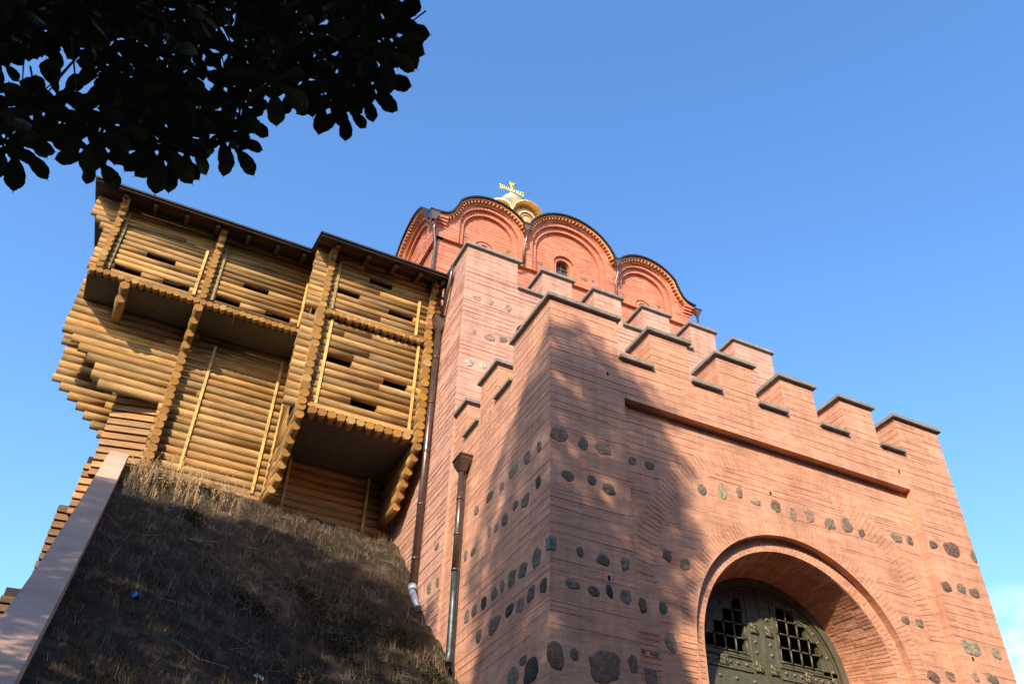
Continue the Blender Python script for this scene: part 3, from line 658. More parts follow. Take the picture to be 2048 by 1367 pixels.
# corner stones wrap both faces
def cornerstone(z,h,wf,ws,t):
    mb=MB(); n=7
    for i in range(n):
        z0,z1=z-h+2*h*i/n,z-h+2*h*(i+1)/n
        k0=.80+.20*math.sin(math.pi*(i+.3)/n); kt=random.uniform(.85,1.15); tt=tuple(c*kt for c in t)
        mb.box(GX0-.02-.006*random.random(),GX0+wf*k0,13-.022-.006*random.random(),13+ws*k0,z0,z1,0,tt)
    mb.build('boulder','boulder_stone',gobj)
cornerstone(9.02,.125,.13,.12,(.24,.225,.205)); 
mh=MB()
for X_,Z_,P_ in ((8.20,13.27,13.0),(8.02,8.62,13.0),(12.33,11.62,13.2),(16.3,13.2,13.0),(16.95,8.8,13.0)):
    mh.box(X_-.025,X_+.025,P_-.004,P_+.02,Z_-.045,Z_+.045,0,(.4,.3,.3))
mh.build('putlog_holes','dark_interior',gobj)

# ---- gateway door: bronze grille leaves
DY=14.50
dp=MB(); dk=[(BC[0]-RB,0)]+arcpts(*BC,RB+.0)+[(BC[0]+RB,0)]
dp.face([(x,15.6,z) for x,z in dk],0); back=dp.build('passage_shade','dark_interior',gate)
DXC=12.62
def inside(x,z,m=.0): return (z<=BC[1] and abs(x-BC[0])<RB-m) or (z>BC[1] and math.hypot(x-BC[0],z-BC[1])<RB-m)
fr=MB(); A=arcpts(*BC,RB+.01,60); B=arcpts(*BC,RB-.17,60); B2=arcpts(*BC,RB-.20,60); A2=arcpts(*BC,RB-.0,60)
A=[(BC[0]-RB-.01,0)]+A+[(BC[0]+RB+.01,0)]; B=[(BC[0]-RB+.17,0)]+B+[(BC[0]+RB-.17,0)]
reveal(fr,A,DY-.06,B,DY-.06); reveal(fr,B,DY-.06,B,DY+.10)
fro=fr.build('door_frame','iron_bronze',gate)
def rope(mb,pts,r=.014):
    mb.tube(pts,r,0,(1.35,1.3,1.1),6)
    # twist beads
    for p,q in zip(pts[:-1],pts[1:]):
        p,q=Vector(p),Vector(q); L=(q-p).length; m_=int(L/.05)
        for i in range(m_):
            c_=p+(q-p)*(i+.5)/max(m_,1); mb.box(c_.x-.016,c_.x+.016,c_.y-.022,c_.y,c_.z-.011,c_.z+.011,0,(1.5,1.45,1.2))
def knot(mb,x,z,y,s=.115):
    for k in range(4):
        a=R_(45+90*k); cx,cz=x+s*.55*math.cos(a),z+s*.55*math.sin(a)
        pts=[(cx+s*.42*math.cos(2*math.pi*i/12),y-.028-.008*math.sin(4*math.pi*i/12),cz+s*.42*math.sin(2*math.pi*i/12)) for i in range(13)]
        mb.tube(pts,.017,0,(1.4,1.35,1.1),6)
    mb.tube([(x-s*.9,y-.03,z-s*.9),(x+s*.9,y-.03,z+s*.9)],.014,0,(1.3,1.25,1.1),6); mb.tube([(x-s*.9,y-.035,z+s*.9),(x+s*.9,y-.035,z-s*.9)],.014,0,(1.3,1.25,1.1),6)
def rivet(mb,x,z,y):
    b=len(mb.v); n=8
    for r_,d in ((.045,0),(.036,.022),(.015,.034)):
        for i in range(n): mb.v.append((x+r_*math.cos(2*math.pi*i/n),y-d,z+r_*math.sin(2*math.pi*i/n)))
    for k in range(2):
        for i in range(n): j=(i+1)%n; mb.idx(b+k*n,(i,j,n+j,n+i),0,(1.15,1.1,1),None,True)
    mb.idx(b+2*n,tuple(range(n)),0,(1.3,1.25,1.1))
for sgn in (-1,1):
    lf=MB()
    cells=[]; px=.268; pz=.302; gx0=.44
    for r_ in range(5):
        for c_ in range(5):
            xa=gx0+px*c_; za=8.50+pz*r_
            q=[(DXC+sgn*(xa+dx),za+dz) for dx in (0,px) for dz in (0,pz)]
            if all(inside(x,z,.25) for x,z in q): cells.append((xa,za))
    cs=set((round(a,3),round(b_,3)) for a,b_ in cells)
    # solid leaf plate drawn as little tiles wherever there is no grille cell
    step=.067; nx=int(2.1/step)
    for i in range(nx):
        for k in range(int((10.3-7.4)/ (pz/4.5))):
            pass
    def plate(x0,x1,z0,z1,y,t=(1,1,1)):
        if z1-z0<.01 or x1-x0<.01: return
        a,b_=sorted((DXC+sgn*x0,DXC+sgn*x1)); lf.box(a,b_,y,y+.06,z0,z1,0,t)
    plate(.012,.44,0,8.15+2.0,DY) ; plate(.44,2.02,0,8.42,DY)
    # arched border between grille and frame: columns trimmed to the circle
    m_=40
    for i in range(m_):
        x0=.44+1.56*i/m_; x1=.44+1.56*(i+1)/m_; xm=(x0+x1)/2; X_=DXC+sgn*xm
        d=(X_-BC[0]); 
        if abs(d)>=RB: continue
        zt=BC[1]+math.sqrt(RB*RB-d*d)-.02
        zb=8.42
        for a,b_ in cells:
            if a-.001<=xm<=a+px+.001: zb=max(zb,b_+pz)
        plate(x0,x1,zb,zt,DY,(.95,.95,.95))
        plate(x0,x1,8.36,8.50,DY)
    lo=lf.build('door_leaf','iron_bronze',gate)
    gr=MB()
    for a,b_ in cells:
        for (xa,xb,za,zb) in ((a-.022,a+.022,b_,b_+pz),(a+px-.022,a+px+.022,b_,b_+pz),(a,a+px,b_-.022,b_+.022),(a,a+px,b_+pz-.022,b_+pz+.022)):
            x0,x1=sorted((DXC+sgn*xa,DXC+sgn*xb)); gr.box(x0,x1,DY-.005+random.uniform(-.002,.002),DY+.11,za,zb,0,(.9,1.0,.85))
        for dx,dz in ((0,0),(px,0),(0,pz),(px,pz)): 
            x_=DXC+sgn*(a+dx); gr.tube([(x_,DY-.03,b_+dz),(x_,DY,b_+dz)],[.028,.04],0,(1.3,1.25,1.1),8)
        gr.tube([(DXC+sgn*a,DY-.016,b_),(DXC+sgn*a,DY-.016,b_+pz)],.012,0,(1.3,1.25,1.1),6); gr.tube([(DXC+sgn*a,DY-.016,b_),(DXC+sgn*(a+px),DY-.016,b_)],.012,0,(1.3,1.25,1.1),6)
    gr.build('grille','iron_bronze',lo)
    tr=MB()
    for x_ in (.03,.33): rope(tr,[(DXC+sgn*x_,DY-.012,7.2),(DXC+sgn*x_,DY-.012,10.0 if x_<.1 else 9.9)])
    for z_ in (8.38,8.14): rope(tr,[(DXC+sgn*.36,DY-.012,z_),(DXC+sgn*1.85,DY-.012,z_)])
    for r_ in (RB-.22,RB-.40):
        a0,a1=(0,84) if sgn>0 else (96,180)
        pts=[(BC[0]+r_*math.cos(R_(a0+(a1-a0)*i/24)),DY-.012,BC[1]+r_*math.sin(R_(a0+(a1-a0)*i/24))) for i in range(25)]; rope(tr,pts)
    tr.build('rope_moulding','iron_bronze',lo)
    for x_,z_ in ((.19,9.08),(.19,8.27),(1.08,8.27),(1.80,8.27)): kn=MB(); knot(kn,DXC+sgn*x_,z_,DY); kn.build('knot_ornament','iron_bronze',lo)
    rv=MB()
    for z_ in (9.85,9.62,9.35,8.80,8.58,7.9,7.6): rivet(rv,DXC+sgn*.19,z_,DY)
    for x_ in (.50,.72,.90,1.28,1.45,1.62): rivet(rv,DXC+sgn*x_,8.27,DY)
    for x_ in (.35,.8,1.2,1.6): rivet(rv,DXC+sgn*x_,7.95,DY)
    for a in (12,22,40,52,64,74):
        aa=R_(a) if sgn>0 else R_(180-a); rivet(rv,BC[0]+(RB-.31)*math.cos(aa),BC[1]+(RB-.31)*math.sin(aa),DY)
    rv.build('rivets','iron_bronze',lo)

# ---- downpipes
def hopper(mb,x,y,z,w=.22,d=.18,h=.38,r=.07,t=(1,1,1),mi=0):
    P0=[(x-w,y-d,z+h),(x+w,y-d,z+h),(x+w,y+d,z+h),(x-w,y+d,z+h)]; P1=[(x-w*.96,y-d*.96,z+h-.10),(x+w*.96,y-d*.96,z+h-.10),(x+w*.96,y+d*.96,z+h-.10),(x-w*.96,y+d*.96,z+h-.10)]
    P2=[(x-r,y-r,z),(x+r,y-r,z),(x+r,y+r,z),(x-r,y+r,z)]
    mb.loft(P1,P0,mi,t,False,False); mb.loft(P2,P1,mi,t,False,False); e=.02
    mb.loft([(x-w-e,y-d-e,z+h-.02),(x+w+e,y-d-e,z+h-.02),(x+w+e,y+d+e,z+h-.02),(x-w-e,y+d+e,z+h-.02)],[(x-w-e,y-d-e,z+h+.02),(x+w+e,y-d-e,z+h+.02),(x+w+e,y+d+e,z+h+.02),(x-w-e,y+d+e,z+h+.02)],mi,t,True,True)
def pipe(pts,r,hop=None,collars=(),par=gate,mat='pipe_metal',t=(1,1,1)):
    mb=MB(); mb.tube(pts,r,0,t,12); 
    for z in collars:
        x,y=pts[-1][0],pts[-1][1]; mb.tube([(x,y,z-.03),(x,y,z+.03)],r*1.14,0,t,12)
    o=mb.build('downpipe',mat,par)
    if hop:
        h=MB(); hopper(h,*hop[0],**hop[1]); h.build('rain_hopper',mat,o)
    return o
pipe([(6.60,19.72,18.85),(6.60,19.72,10.75)],.085,((6.60,19.74,18.85),dict(w=.19,d=.16,h=.50,r=.085)),[17.8,16.2,14.6,13.0,11.5])
pipe([(6.62,19.05,20.95),(6.62,19.10,20.6),(6.61,19.55,19.3)],.055,None,())
p2=pipe([(6.66,17.12,12.62),(6.66,17.12,10.1)],.075,((6.66,17.12,12.60),dict(w=.15,d=.24,h=.36,r=.075)),[11.9,11.0,10.15])
o=pipe([(6.66,17.12,10.1),(6.67,17.12,9.3),(6.66,17.10,8.35),(6.60,16.95,8.05)],.075,None,(),gate,'old_pipe_metal')
mb=MB(); mb.tube([(6.60,19.70,10.78),(6.585,19.60,10.62)],.105,0,(1.1,1.1,1.1),12); mb.tube([(6.585,19.62,10.60),(6.57,19.05,9.98)],.085,0,(1,1,1),12); mb.build('pipe_outlet','plastic_pipe',gate)
# church rainwater heads at the scallop joints
def chpipe(x,yz,zt,zb,kink=True,x2=None):
    y=22.02; mb=MB(); x2=x2 or x
    pts=[(x,y-.02,zt),(x,y-.02,zt-.45)]
    if kink: pts+=[(x2-.03,y+.12,zt-.75),(x2-.03,y+.12,zb)]
    else: pts+=[(x2,y-.02,zb)]
    mb.tube(pts,.05,0,(1,1,1),10); o=mb.build('downpipe','pipe_metal',gate)
    h=MB(); hopper(h,x,y-.02,zt,w=.15,d=.13,h=.30,r=.05); h.build('rain_hopper','pipe_metal',o)
chpipe(10.53,0,27.10,25.45); chpipe(14.60,0,27.05,24.6); chpipe(18.30,0,25.85,20.3,False)
mb=MB(); mb.tube([(10.50,22.14,25.47),(10.28,22.14,25.35),(10.0,22.2,25.3)],.05,0,(1,1,1),10); mb.build('downpipe','pipe_metal',gate)
mb=MB(); mb.tube([(6.80,22.0,25.85),(6.80,22.0,25.45),(7.0,22.28,24.98),(7.0,22.28,20.3)],.062,0,(1,1,1),10); o=mb.build('downpipe','pipe_metal',gate)
h=MB(); hopper(h,6.74,21.98,25.85,w=.19,d=.17,h=.38,r=.06); h.build('rain_hopper','pipe_metal',o)
mb=MB(); hopper(mb,6.75,27.35,27.9,w=.17,d=.2,h=.5,r=.06); mb.build('rain_hopper','pipe_metal',gate)
# brick corbels at church corners
for xa,sg in ((CX0,-1),(CX1,1)):
    mb=MB()
    for i in range(4):
        k=.06*i; x_=sorted((xa+sg*(.02+k),xa-sg*.35)); mb.box(x_[0],x_[1],CY-.02-k,CY+.3,25.9+.12*i,26.02+.12*i,0,(1,.9,.85))
    mb.build('corner_corbel','church_brick',gate)
# ================================================================ timber rampart gallery
wood=thing('timber_gallery',(1.7,22,13.3),'yellow-brown log gallery on stepped log brackets, overhanging the slope left of the brick gatehouse','log building')
def wt(): 
    k=random.uniform(.66,1.22); w_=random.uniform(-.08,.10); return (k*(1+w_),k*(1+w_*.2),k*(1-w_*1.2))
def et():
    if random.random()<.07: return (1.2,1.4,2.0)
    k=random.uniform(.72,1.10); return (k*1.05,k*.98,k*random.uniform(.75,1.05))
def logwall(name,x0f,x1f,Y,z0,z1,pitch,openings=(),seg=(1.4,4.0),par=wood,back=.17,joint=.32,nlogs=None):
    mb=MB(); n=int(round((z1-z0)/pitch)); pitch=(z1-z0)/n; r=pitch*.525
    for i in range(n):
        z=z0+pitch*(i+.5); x0,x1=x0f(z),x1f(z)
        spans=[(x0+random.uniform(-.015,.015),x1+random.uniform(-.01,.01))]
        for a,b_,zo in openings:
            if abs(z-zo)<=pitch*.5001:
                new=[]
                for s,e in spans:
                    if b_<=s or a>=e: new.append((s,e)); continue
                    if a>s: new.append((s,a))
                    if b_<e: new.append((b_,e))
                spans=new
        tc_=wt()
        for s,e in spans:
            p=s
            while p<e-.02:
                q=e
                if random.random()<joint: q=min(e,p+random.uniform(*seg))
                if e-q<.35: q=e
                rr=r*random.uniform(.97,1.035)
                k_=random.uniform(.93,1.07); mb.log('x',p+.002,q-.002,Y+random.uniform(-.004,.004),z+random.uniform(-.003,.003),rr,tuple(c*k_ for c in tc_),et=et()); p=q
    o=mb.build(name,['log_wood','log_end'],par)
    # inner lining closes the wall behind the logs; loopholes stay dark recesses
    li=MB(); xs0=max(x0f(z) for z in (z0+.1,(z0+z1)/2,z1-.1)); xs1=min(x1f(z) for z in (z0+.1,z1-.1))
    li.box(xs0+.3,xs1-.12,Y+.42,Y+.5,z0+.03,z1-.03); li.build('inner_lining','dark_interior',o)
    return o
def snap(z,z0,z1,pitch):
    n=int(round((z1-z0)/pitch)); p=(z1-z0)/n; i=int((z-z0)/p); return z0+p*(i+.5)
def endstack(name,X,Yf,Yb,z0,z1,pitch,r=None,par=wood,fY=None):
    mb=MB(); n=int(round((z1-z0)/pitch)); p=(z1-z0)/n; rr=r or p*.54
    for i in range(n):
        z=z0+p*(i+.5); y=(fY(z) if fY else Yf)+random.uniform(-.02,.02)
        mb.log('y',y,Yb,X+random.uniform(-.012,.012),z,rr*random.uniform(.94,1.04),wt(),n=14,et=et())
    return mb.build(name,['log_wood','log_end'],par)
def batten(x,Y,z0,z1,grey=False,axis='x',w=.038):
    mb=MB(); t=(.50,.52,.62) if grey else (random.uniform(.9,1.05),)*3
    if axis=='x': mb.box(x-w,x+w,Y-.045,Y,z0,z1,0,t)
    else: mb.box(x-.045,x,Y-w,Y+w,z0,z1,0,t)
    for k in range(int((z1-z0)/.5)):
        z=z0+.25+.5*k
        if axis=='x': mb.box(x-.01,x+.01,Y-.052,Y-.044,z-.01,z+.01,0,(.15,.12,.2))
    return mb.build('batten','batten_wood',wood)

PG=.19; PM=.243
# upper gallery storey (two bays)
def gl(z):
    if z<20.0: return -3.10
    return -3.10-(z-20.0)*.95 if z<20.5 else -3.58
GOP=[(-1.80,-1.00,snap(19.62,18.55,21.20,PG)),(-2.47,-1.75,snap(18.80,18.55,21.20,PG)),(-1.15,-.42,snap(18.80,18.55,21.20,PG)),
     (.98,1.72,snap(19.62,18.55,21.20,PG)),(.33,1.03,snap(18.80,18.55,21.20,PG)),(1.78,2.52,snap(18.80,18.55,21.20,PG))]
logwall('gallery_wall',gl,lambda z:2.98,21.38,18.55,21.20,PG,GOP)
mb=MB(); mb.box(-3.0,2.95,21.26,21.42,18.40,18.55); mb.box(-3.0,2.95,21.19,21.255,18.30,18.50,0,(.6,.55,.5)); mb.build('sill_beam','plank_wood',wood)
endstack('crossing_log_ends',-2.80,21.08,21.9,18.50,20.42,PG); endstack('crossing_log_ends',.0,21.08,21.9,18.50,20.42,PG)
for X in (-2.80,.0):
    mb=MB(); 
    for k,(zz,yf) in enumerate(((20.52,20.98),(20.72,20.86),(20.92,20.74))): mb.log('y',yf,22.2,X,zz,.105,wt(),et=et())
    mb.build('eave_bracket',['log_wood','log_end'],wood)
# side wall of the gallery, seen end-on at left
mb=MB()
for i in range(13):
    z=18.6+.19*(i+.5); mb.log('y',21.9,25.0,-2.80,z,.10,wt(),et=et())
mb.build('gallery_side_wall',['log_wood','log_end'],wood)
batten(-2.60,21.27,18.62,20.85,True); batten(-.27,21.27,18.62,20.35); batten(.24,21.27,18.62,20.6,True); batten(2.78,21.27,18.62,20.35)
# floor joists of the gallery: each log end is its own part
x=-2.93
while x<2.95:
    mb=MB(); mb.log('y',21.10+random.uniform(-.012,.012),21.62,x,18.37+random.uniform(-.008,.008),.086*random.uniform(.95,1.05),wt(),n=12,et=et()); mb.build('floor_joist',['log_wood','log_end'],wood); x+=.186
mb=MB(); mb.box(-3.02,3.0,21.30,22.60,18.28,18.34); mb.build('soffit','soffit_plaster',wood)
# main lower wall
steps=[(17.08,-3.22),(16.98,-2.88),(16.84,-2.62),(16.62,-2.36),(16.45,-2.10),(16.2,-1.86)]
LS=[-.30]*0
def ml(z):
    # stepped bracket logs at the left end
    n=int(round((19.5-13.55)/PM)); p=(19.5-13.55)/n; i=int((z-13.55)/p); k=int((17.25-13.55)/p)-i   # k=0 lowest full-length log
    if k<=0: return -3.20
    L=[-2.90,-2.64,-2.36,-2.10,-1.86]
    return L[k-1] if k<=5 else -.22
logwall('main_wall',ml,lambda z:6.70,22.55,13.55-2*5.95/24,19.50,PM,(),seg=(2.0,4.5),joint=.35)
mb=MB(); mb.box(.0,2.95,22.36,22.56,13.44,13.54,0,(1,1,1)); mb.build('base_plank','plank_wood',wood)
endstack('crossing_log_ends',-.03,22.14,22.9,13.50,17.30,.232,.118)
for z,y in ((17.42,21.98),(17.66,21.72),(17.90,21.42),(18.14,21.12)):
    mb=MB(); mb.log('y',y,22.7,-.03,z,.125,wt(),n=14,et=et()); mb.build('bracket_log',['log_wood','log_end'],wood)
for z,y in ((17.88,21.42),(18.14,21.12)):
    mb=MB(); mb.log('y',y,22.5,-2.02,z,.13,wt(),n=14,et=et()); mb.build('bracket_log',['log_wood','log_end'],wood)
batten(.76,22.42,13.75,17.95); batten(2.72,22.42,13.62,18.1); batten(3.56,22.42,13.3,15.0,False); batten(5.87,22.42,13.25,14.95,False)
# second cross wall further back with the same stepped brackets
def rl(z):
    k=int((17.25-z)/PM)+1
    if z>17.25: return -3.30
    L=[-3.02,-2.72,-2.42,-2.14,-1.88,-1.6]; return L[k-1] if k<=6 else -1.3
logwall('rear_wall',rl,lambda z:-.1,25.4,14.8,20.5,PM,(),joint=.7,seg=(.6,2))
mb=MB()
for i in range(7): mb.log('x',-3.34,-2.6,24.4,18.05+.2*i,.105,wt(),et=et())
mb.build('rear_beam_ends',['log_wood','log_end'],wood)
# projecting bay
BLW,BRW=3.13,6.40
BOP=[(3.42,4.10,snap(19.25,18.56,20.90,PG)),(5.12,5.88,snap(19.05,18.56,20.90,PG)),(4.42,5.10,snap(20.0,18.56,20.90,PG))]
BOP=[(3.40,4.18,snap(19.40,18.56,20.90,PG)),(5.10,5.88,snap(19.22,18.56,20.90,PG)),(4.38,5.10,snap(20.12,18.56,20.90,PG))]
logwall('bay_upper_wall',lambda z:2.66,lambda z:6.71,20.12,18.56,20.90,PG,BOP,seg=(.8,2.4),joint=.5)
LOP=[(3.55,4.28,snap(16.96,15.16,18.28,.24)),(5.24,5.96,snap(16.72,15.16,18.28,.24)),(4.42,5.18,snap(15.72,15.16,18.28,.24))]
logwall('bay_lower_wall',lambda z:2.66,lambda z:6.71,20.14,15.16,18.28,.24,LOP,seg=(1.2,3),joint=.4)
mb=MB(); mb.box(3.28,6.25,19.94,20.12,15.17,15.31,0,(1.15,1.2,1.1)); mb.build('base_plank','plank_wood',wood)
mb=MB(); mb.box(3.28,6.25,19.98,20.16,18.44,18.56,0,(.9,.85,.8)); mb.build('sill_beam','plank_wood',wood)
for X in (BLW,BRW):
    endstack('crossing_log_ends',X+(.02 if X<4 else -.02),19.86,20.9,18.50,20.30,PG,.098)
    endstack('crossing_log_ends',X,19.82,20.9,15.08,18.46,.242,.126)
    mb=MB()
    for zz,yf in ((20.42,19.72),(20.60,19.60),(20.78,19.48)): mb.log('y',yf,20.9,X,zz,.10,wt(),et=et())
    mb.build('eave_bracket',['log_wood','log_end'],wood)
x=3.36
while x<6.28:
    mb=MB(); mb.log('y',19.82+random.uniform(-.012,.012),20.3,x,18.38,.083*random.uniform(.95,1.05),wt(),et=et()); mb.build('floor_joist',['log_wood','log_end'],wood); x+=.213
x=3.44
while x<6.26:
    mb=MB(); mb.log('y',19.86+random.uniform(-.015,.015),20.22,x,15.03,.118*random.uniform(.95,1.05),wt(),n=14,et=et()); mb.build('floor_joist',['log_wood','log_end'],wood); x+=.262
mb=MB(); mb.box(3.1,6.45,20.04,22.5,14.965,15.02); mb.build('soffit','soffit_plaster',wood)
batten(3.42,20.02,18.62,20.5,True); batten(6.0,20.02,18.62,19.98); batten(3.50,20.02,15.33,18.25); batten(6.13,20.02,15.33,18.25)
# bay side walls on stepped brackets
BS=[(14.80,19.88),(14.56,20.08),(14.32,20.42),(14.08,20.68),(13.84,20.92),(13.60,21.16)]
for X in (BLW,BRW):
    mb=MB()
    z=15.04
    while z<20.8: mb.log('y',20.85,22.45,X,z,.126,wt(),et=et()); z+=.242
    for zb,y in ((15.04,19.85),): mb.log('y',y,20.9,X,zb,.124,wt(),et=et())
    mb.build('bay_side_wall',['log_wood','log_end'],wood)
    for z,y in BS:
        mb=MB(); mb.log('y',y,22.45,X,z,.124,wt(),n=14,et=et()); mb.build('bracket_log',['log_wood','log_end'],wood)
mb=MB()
z=13.4
while z<14.7: mb.log('y',21.5,22.5,BLW-.04,z,.12,wt(),et=et()); z+=.24
mb.build('bay_side_wall',['log_wood','log_end'],wood)
batten(BLW-.125,22.28,13.6,18.2,False,'y')
# squared-timber retaining tiers going down at left
def tier(x0,x1,y0,y1,z0,z1,p=.215,tt=1.0):
    mb=MB(); n=int((z1-z0)/p)
    d=Vector((x1-x0,y1-y0,0)); L=d.length; d.normalize(); nrm=Vector((d.y,-d.x,0))
    if nrm.y>0: nrm=-nrm
    for i in range(n):
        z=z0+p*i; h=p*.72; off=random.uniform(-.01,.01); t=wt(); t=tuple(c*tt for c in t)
        a=Vector((x0+random.uniform(-.01,.01),y0,z)); b_=Vector((x1,y1,z)); q=nrm*(.09+off)
        for (za,zb,q0,mi,tx) in ((z,z+h,q,0,t),):
            P=[a+q,b_+q,b_-nrm*.1,a-nrm*.1]; o_=random.uniform(0,20); 
            base=len(mb.v); mb.v.extend([(p_.x,p_.y,za) for p_ in P]+[(p_.x,p_.y,zb) for p_ in P])
            U=[(o_,o_),(o_+L,o_),(o_+L,o_+.18),(o_,o_+.18)]
            mb.idx(base,(0,1,5,4),0,tx,U); mb.idx(base,(3,0,4,7),0,tx,U); mb.idx(base,(1,2,6,5),0,tx,U); mb.idx(base,(0,3,2,1),0,tx,U); mb.idx(base,(4,5,6,7),0,tx,U)
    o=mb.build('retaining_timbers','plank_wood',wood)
    bk_=MB(); q=nrm*.03; a=Vector((x0+.02,y0,0)); b_=Vector((x1,y1,0))
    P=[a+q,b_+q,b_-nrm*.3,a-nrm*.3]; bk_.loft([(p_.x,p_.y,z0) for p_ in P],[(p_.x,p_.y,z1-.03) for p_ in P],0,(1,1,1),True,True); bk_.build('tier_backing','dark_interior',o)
tier(-1.32,-.14,23.10,22.82,13.40,16.28,.225)
tier(-1.47,-.75,23.25,23.1,12.30,14.02,.215,.9); tier(-1.72,-.75,23.4,23.25,10.0,12.60,.215,.42); tier(-2.18,-.8,23.6,23.4,7.6,10.38,.215,.34)  # lowest tiers tinted darker: tree shade painted into the wood colour
# roofs
def roofslab(x0,x1,y0,y1,z0,slope=.317,th=.07):
    mb=MB(); z1=z0+(y1-y0)*slope
    n=int((y1-y0)/.16)
    for i in range(n):   # boards of the soffit run along the eave
        ya=y0+(y1-y0)*i/n; yb=y0+(y1-y0)*(i+1)/n-.008; za=z0+(ya-y0)*slope; zb=z0+(yb-y0)*slope
        k=random.uniform(.75,1.25); base=len(mb.v); mb.v.extend([(x0,ya,za),(x1,ya,za),(x1,yb,zb),(x0,yb,zb),(x0,ya,za+th),(x1,ya,za+th),(x1,yb,zb+th),(x0,yb,zb+th)])
        L=x1-x0; o_=random.uniform(0,20); U=[(o_,o_),(o_+L,o_),(o_+L,o_+.16),(o_,o_+.16)]
        for q in ((0,1,2,3),(4,5,6,7),(0,1,5,4),(3,0,4,7),(1,2,6,5)): mb.idx(base,q,0,(k,k,k),U)
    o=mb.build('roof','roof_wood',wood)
    e=MB(); e.loft([(x0-.04,y0-.05,z0+th-.01),(x1,y0-.05,z0+th-.01),(x1,y1,z1+th+.01),(x0-.04,y1,z1+th+.01)],[(x0-.04,y0-.05,z0+th+.05),(x1,y0-.05,z0+th+.05),(x1,y1,z1+th+.07),(x0-.04,y1,z1+th+.07)],0,(1,1,1),True,True); e.build('roof_cover','roof_metal',o)
    return o
def rafters(o,xs,y0,y1,z0,slope=.317,lit=False):
    for x in xs:
        mb=MB(); h=.15; 
        P=[(y0,z0-.012),(y1,z0-.012+(y1-y0)*slope),(y1,z0-h+(y1-y0)*slope),(y0,z0-h)]
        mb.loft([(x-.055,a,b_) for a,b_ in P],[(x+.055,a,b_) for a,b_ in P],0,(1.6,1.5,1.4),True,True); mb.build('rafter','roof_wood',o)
ro=roofslab(-3.68,2.56,20.48,25.6,20.93); rafters(ro,[-2.82,-2.0,-1.1,-.2,.7,1.6,2.4],20.62,24.5,20.975)
ro=roofslab(2.58,6.72,19.22,25.6,20.53); rafters(ro,[3.15,4.1,4.95,5.75,6.5],19.36,24.5,20.575)

# ================================================================ slope, coping, weeds
def lerp(P,y):
    if y<=P[0][0]: return P[0][1]
    for (a,za),(b_,zb) in zip(P[:-1],P[1:]):
        if y<=b_: return za+(zb-za)*(y-a)/(b_-a)
    return P[-1][1]
PL=[(-3,-.3),(0,-.05),(4,1.05),(8.6,3.45),(13,6.45),(17,9.45),(21.5,13.08),(22.4,13.55),(23.2,13.6)]
PR=[(-3,-.3),(7.0,-.1),(9.5,.9),(12,3.05),(14.5,5.35),(16.8,7.65),(18.1,8.95),(19.25,10.0),(19.8,10.75),(21.3,12.3),(22.2,13.1),(23.2,13.2)]
from mathutils import noise as mn
def hz(x,y):
    u=max(0,min(1,(x+.5)/7.3)); u=u*u*(3-2*u)*.5+u*.5
    z=lerp(PL,y)*(1-u)+lerp(PR,y)*u
    return z
def hn(x,y):
    e=min(1,max(0,(x+.45)/.5)); return hz(x,y)+e*(.17*mn.noise(Vector((x*1.1,y*1.1,3)))+.085*mn.noise(Vector((x*3.2,y*3.2,7)))+.04*mn.noise(Vector((x*9,y*9,1))))
nx,ny=110,300; hb=MB(); x0,x1,y0,y1=-.62,6.84,-3,23.2
for j in range(ny+1):
    for i in range(nx+1):
        x=x0+(x1-x0)*i/nx; y=y0+(y1-y0)*j/ny; hb.v.append((x,y,hn(x,y)))
for j in range(ny):
    for i in range(nx):
        a=j*(nx+1)+i; hb.idx(0,(a,a+1,a+nx+2,a+nx+1),0,(1,1,1),None,True)
tag(hb.build('hill','hill_soil',fix=False),kind='structure')
cp=thing('granite_coping',(-.8,12,0),'pink granite slab coping climbing the left edge of the dark slope','coping')
rw=MB()
ys=[-3+.55*k for k in range(46)]; ys=[y for y in ys if y<22.3]+[22.3]
A_=[(-.92,y,lerp(PL,y)-.05) for y in ys]; 
for (a,b_) in zip(A_[:-1],A_[1:]):
    rw.face([(a[0],a[1],-.5),(b_[0],b_[1],-.5),b_,a]); rw.face([(-.56,a[1],-.5),(-.56,b_[1],-.5),(-.56,b_[1],b_[2]),(-.56,a[1],a[2])])
rw.face([(-.92,22.3,-.5),(-.56,22.3,-.5),(-.56,22.3,A_[-1][2]),(-.92,22.3,A_[-1][2])])
rw.build('retaining_wall','pink_granite',cp)
y=-2.5; k=0
while y<22.1:
    L=1.02; e=min(y+L,22.2); sl=MB(); t=rt(.80,1.12,.025)
    za,zb=lerp(PL,y)+.30,lerp(PL,e)+.30; g_=.016
    sl.loft([(-.94,y+g_,za-.30),(-.50,y+g_,za-.30),(-.50,e-g_,zb-.30),(-.94,e-g_,zb-.30)],[(-.94,y+g_,za+g_*.7),(-.50,y+g_,za+g_*.7),(-.50,e-g_,zb),(-.94,e-g_,zb)],0,t,True,True)
    sl.build('coping_slab','pink_granite',cp); y=e
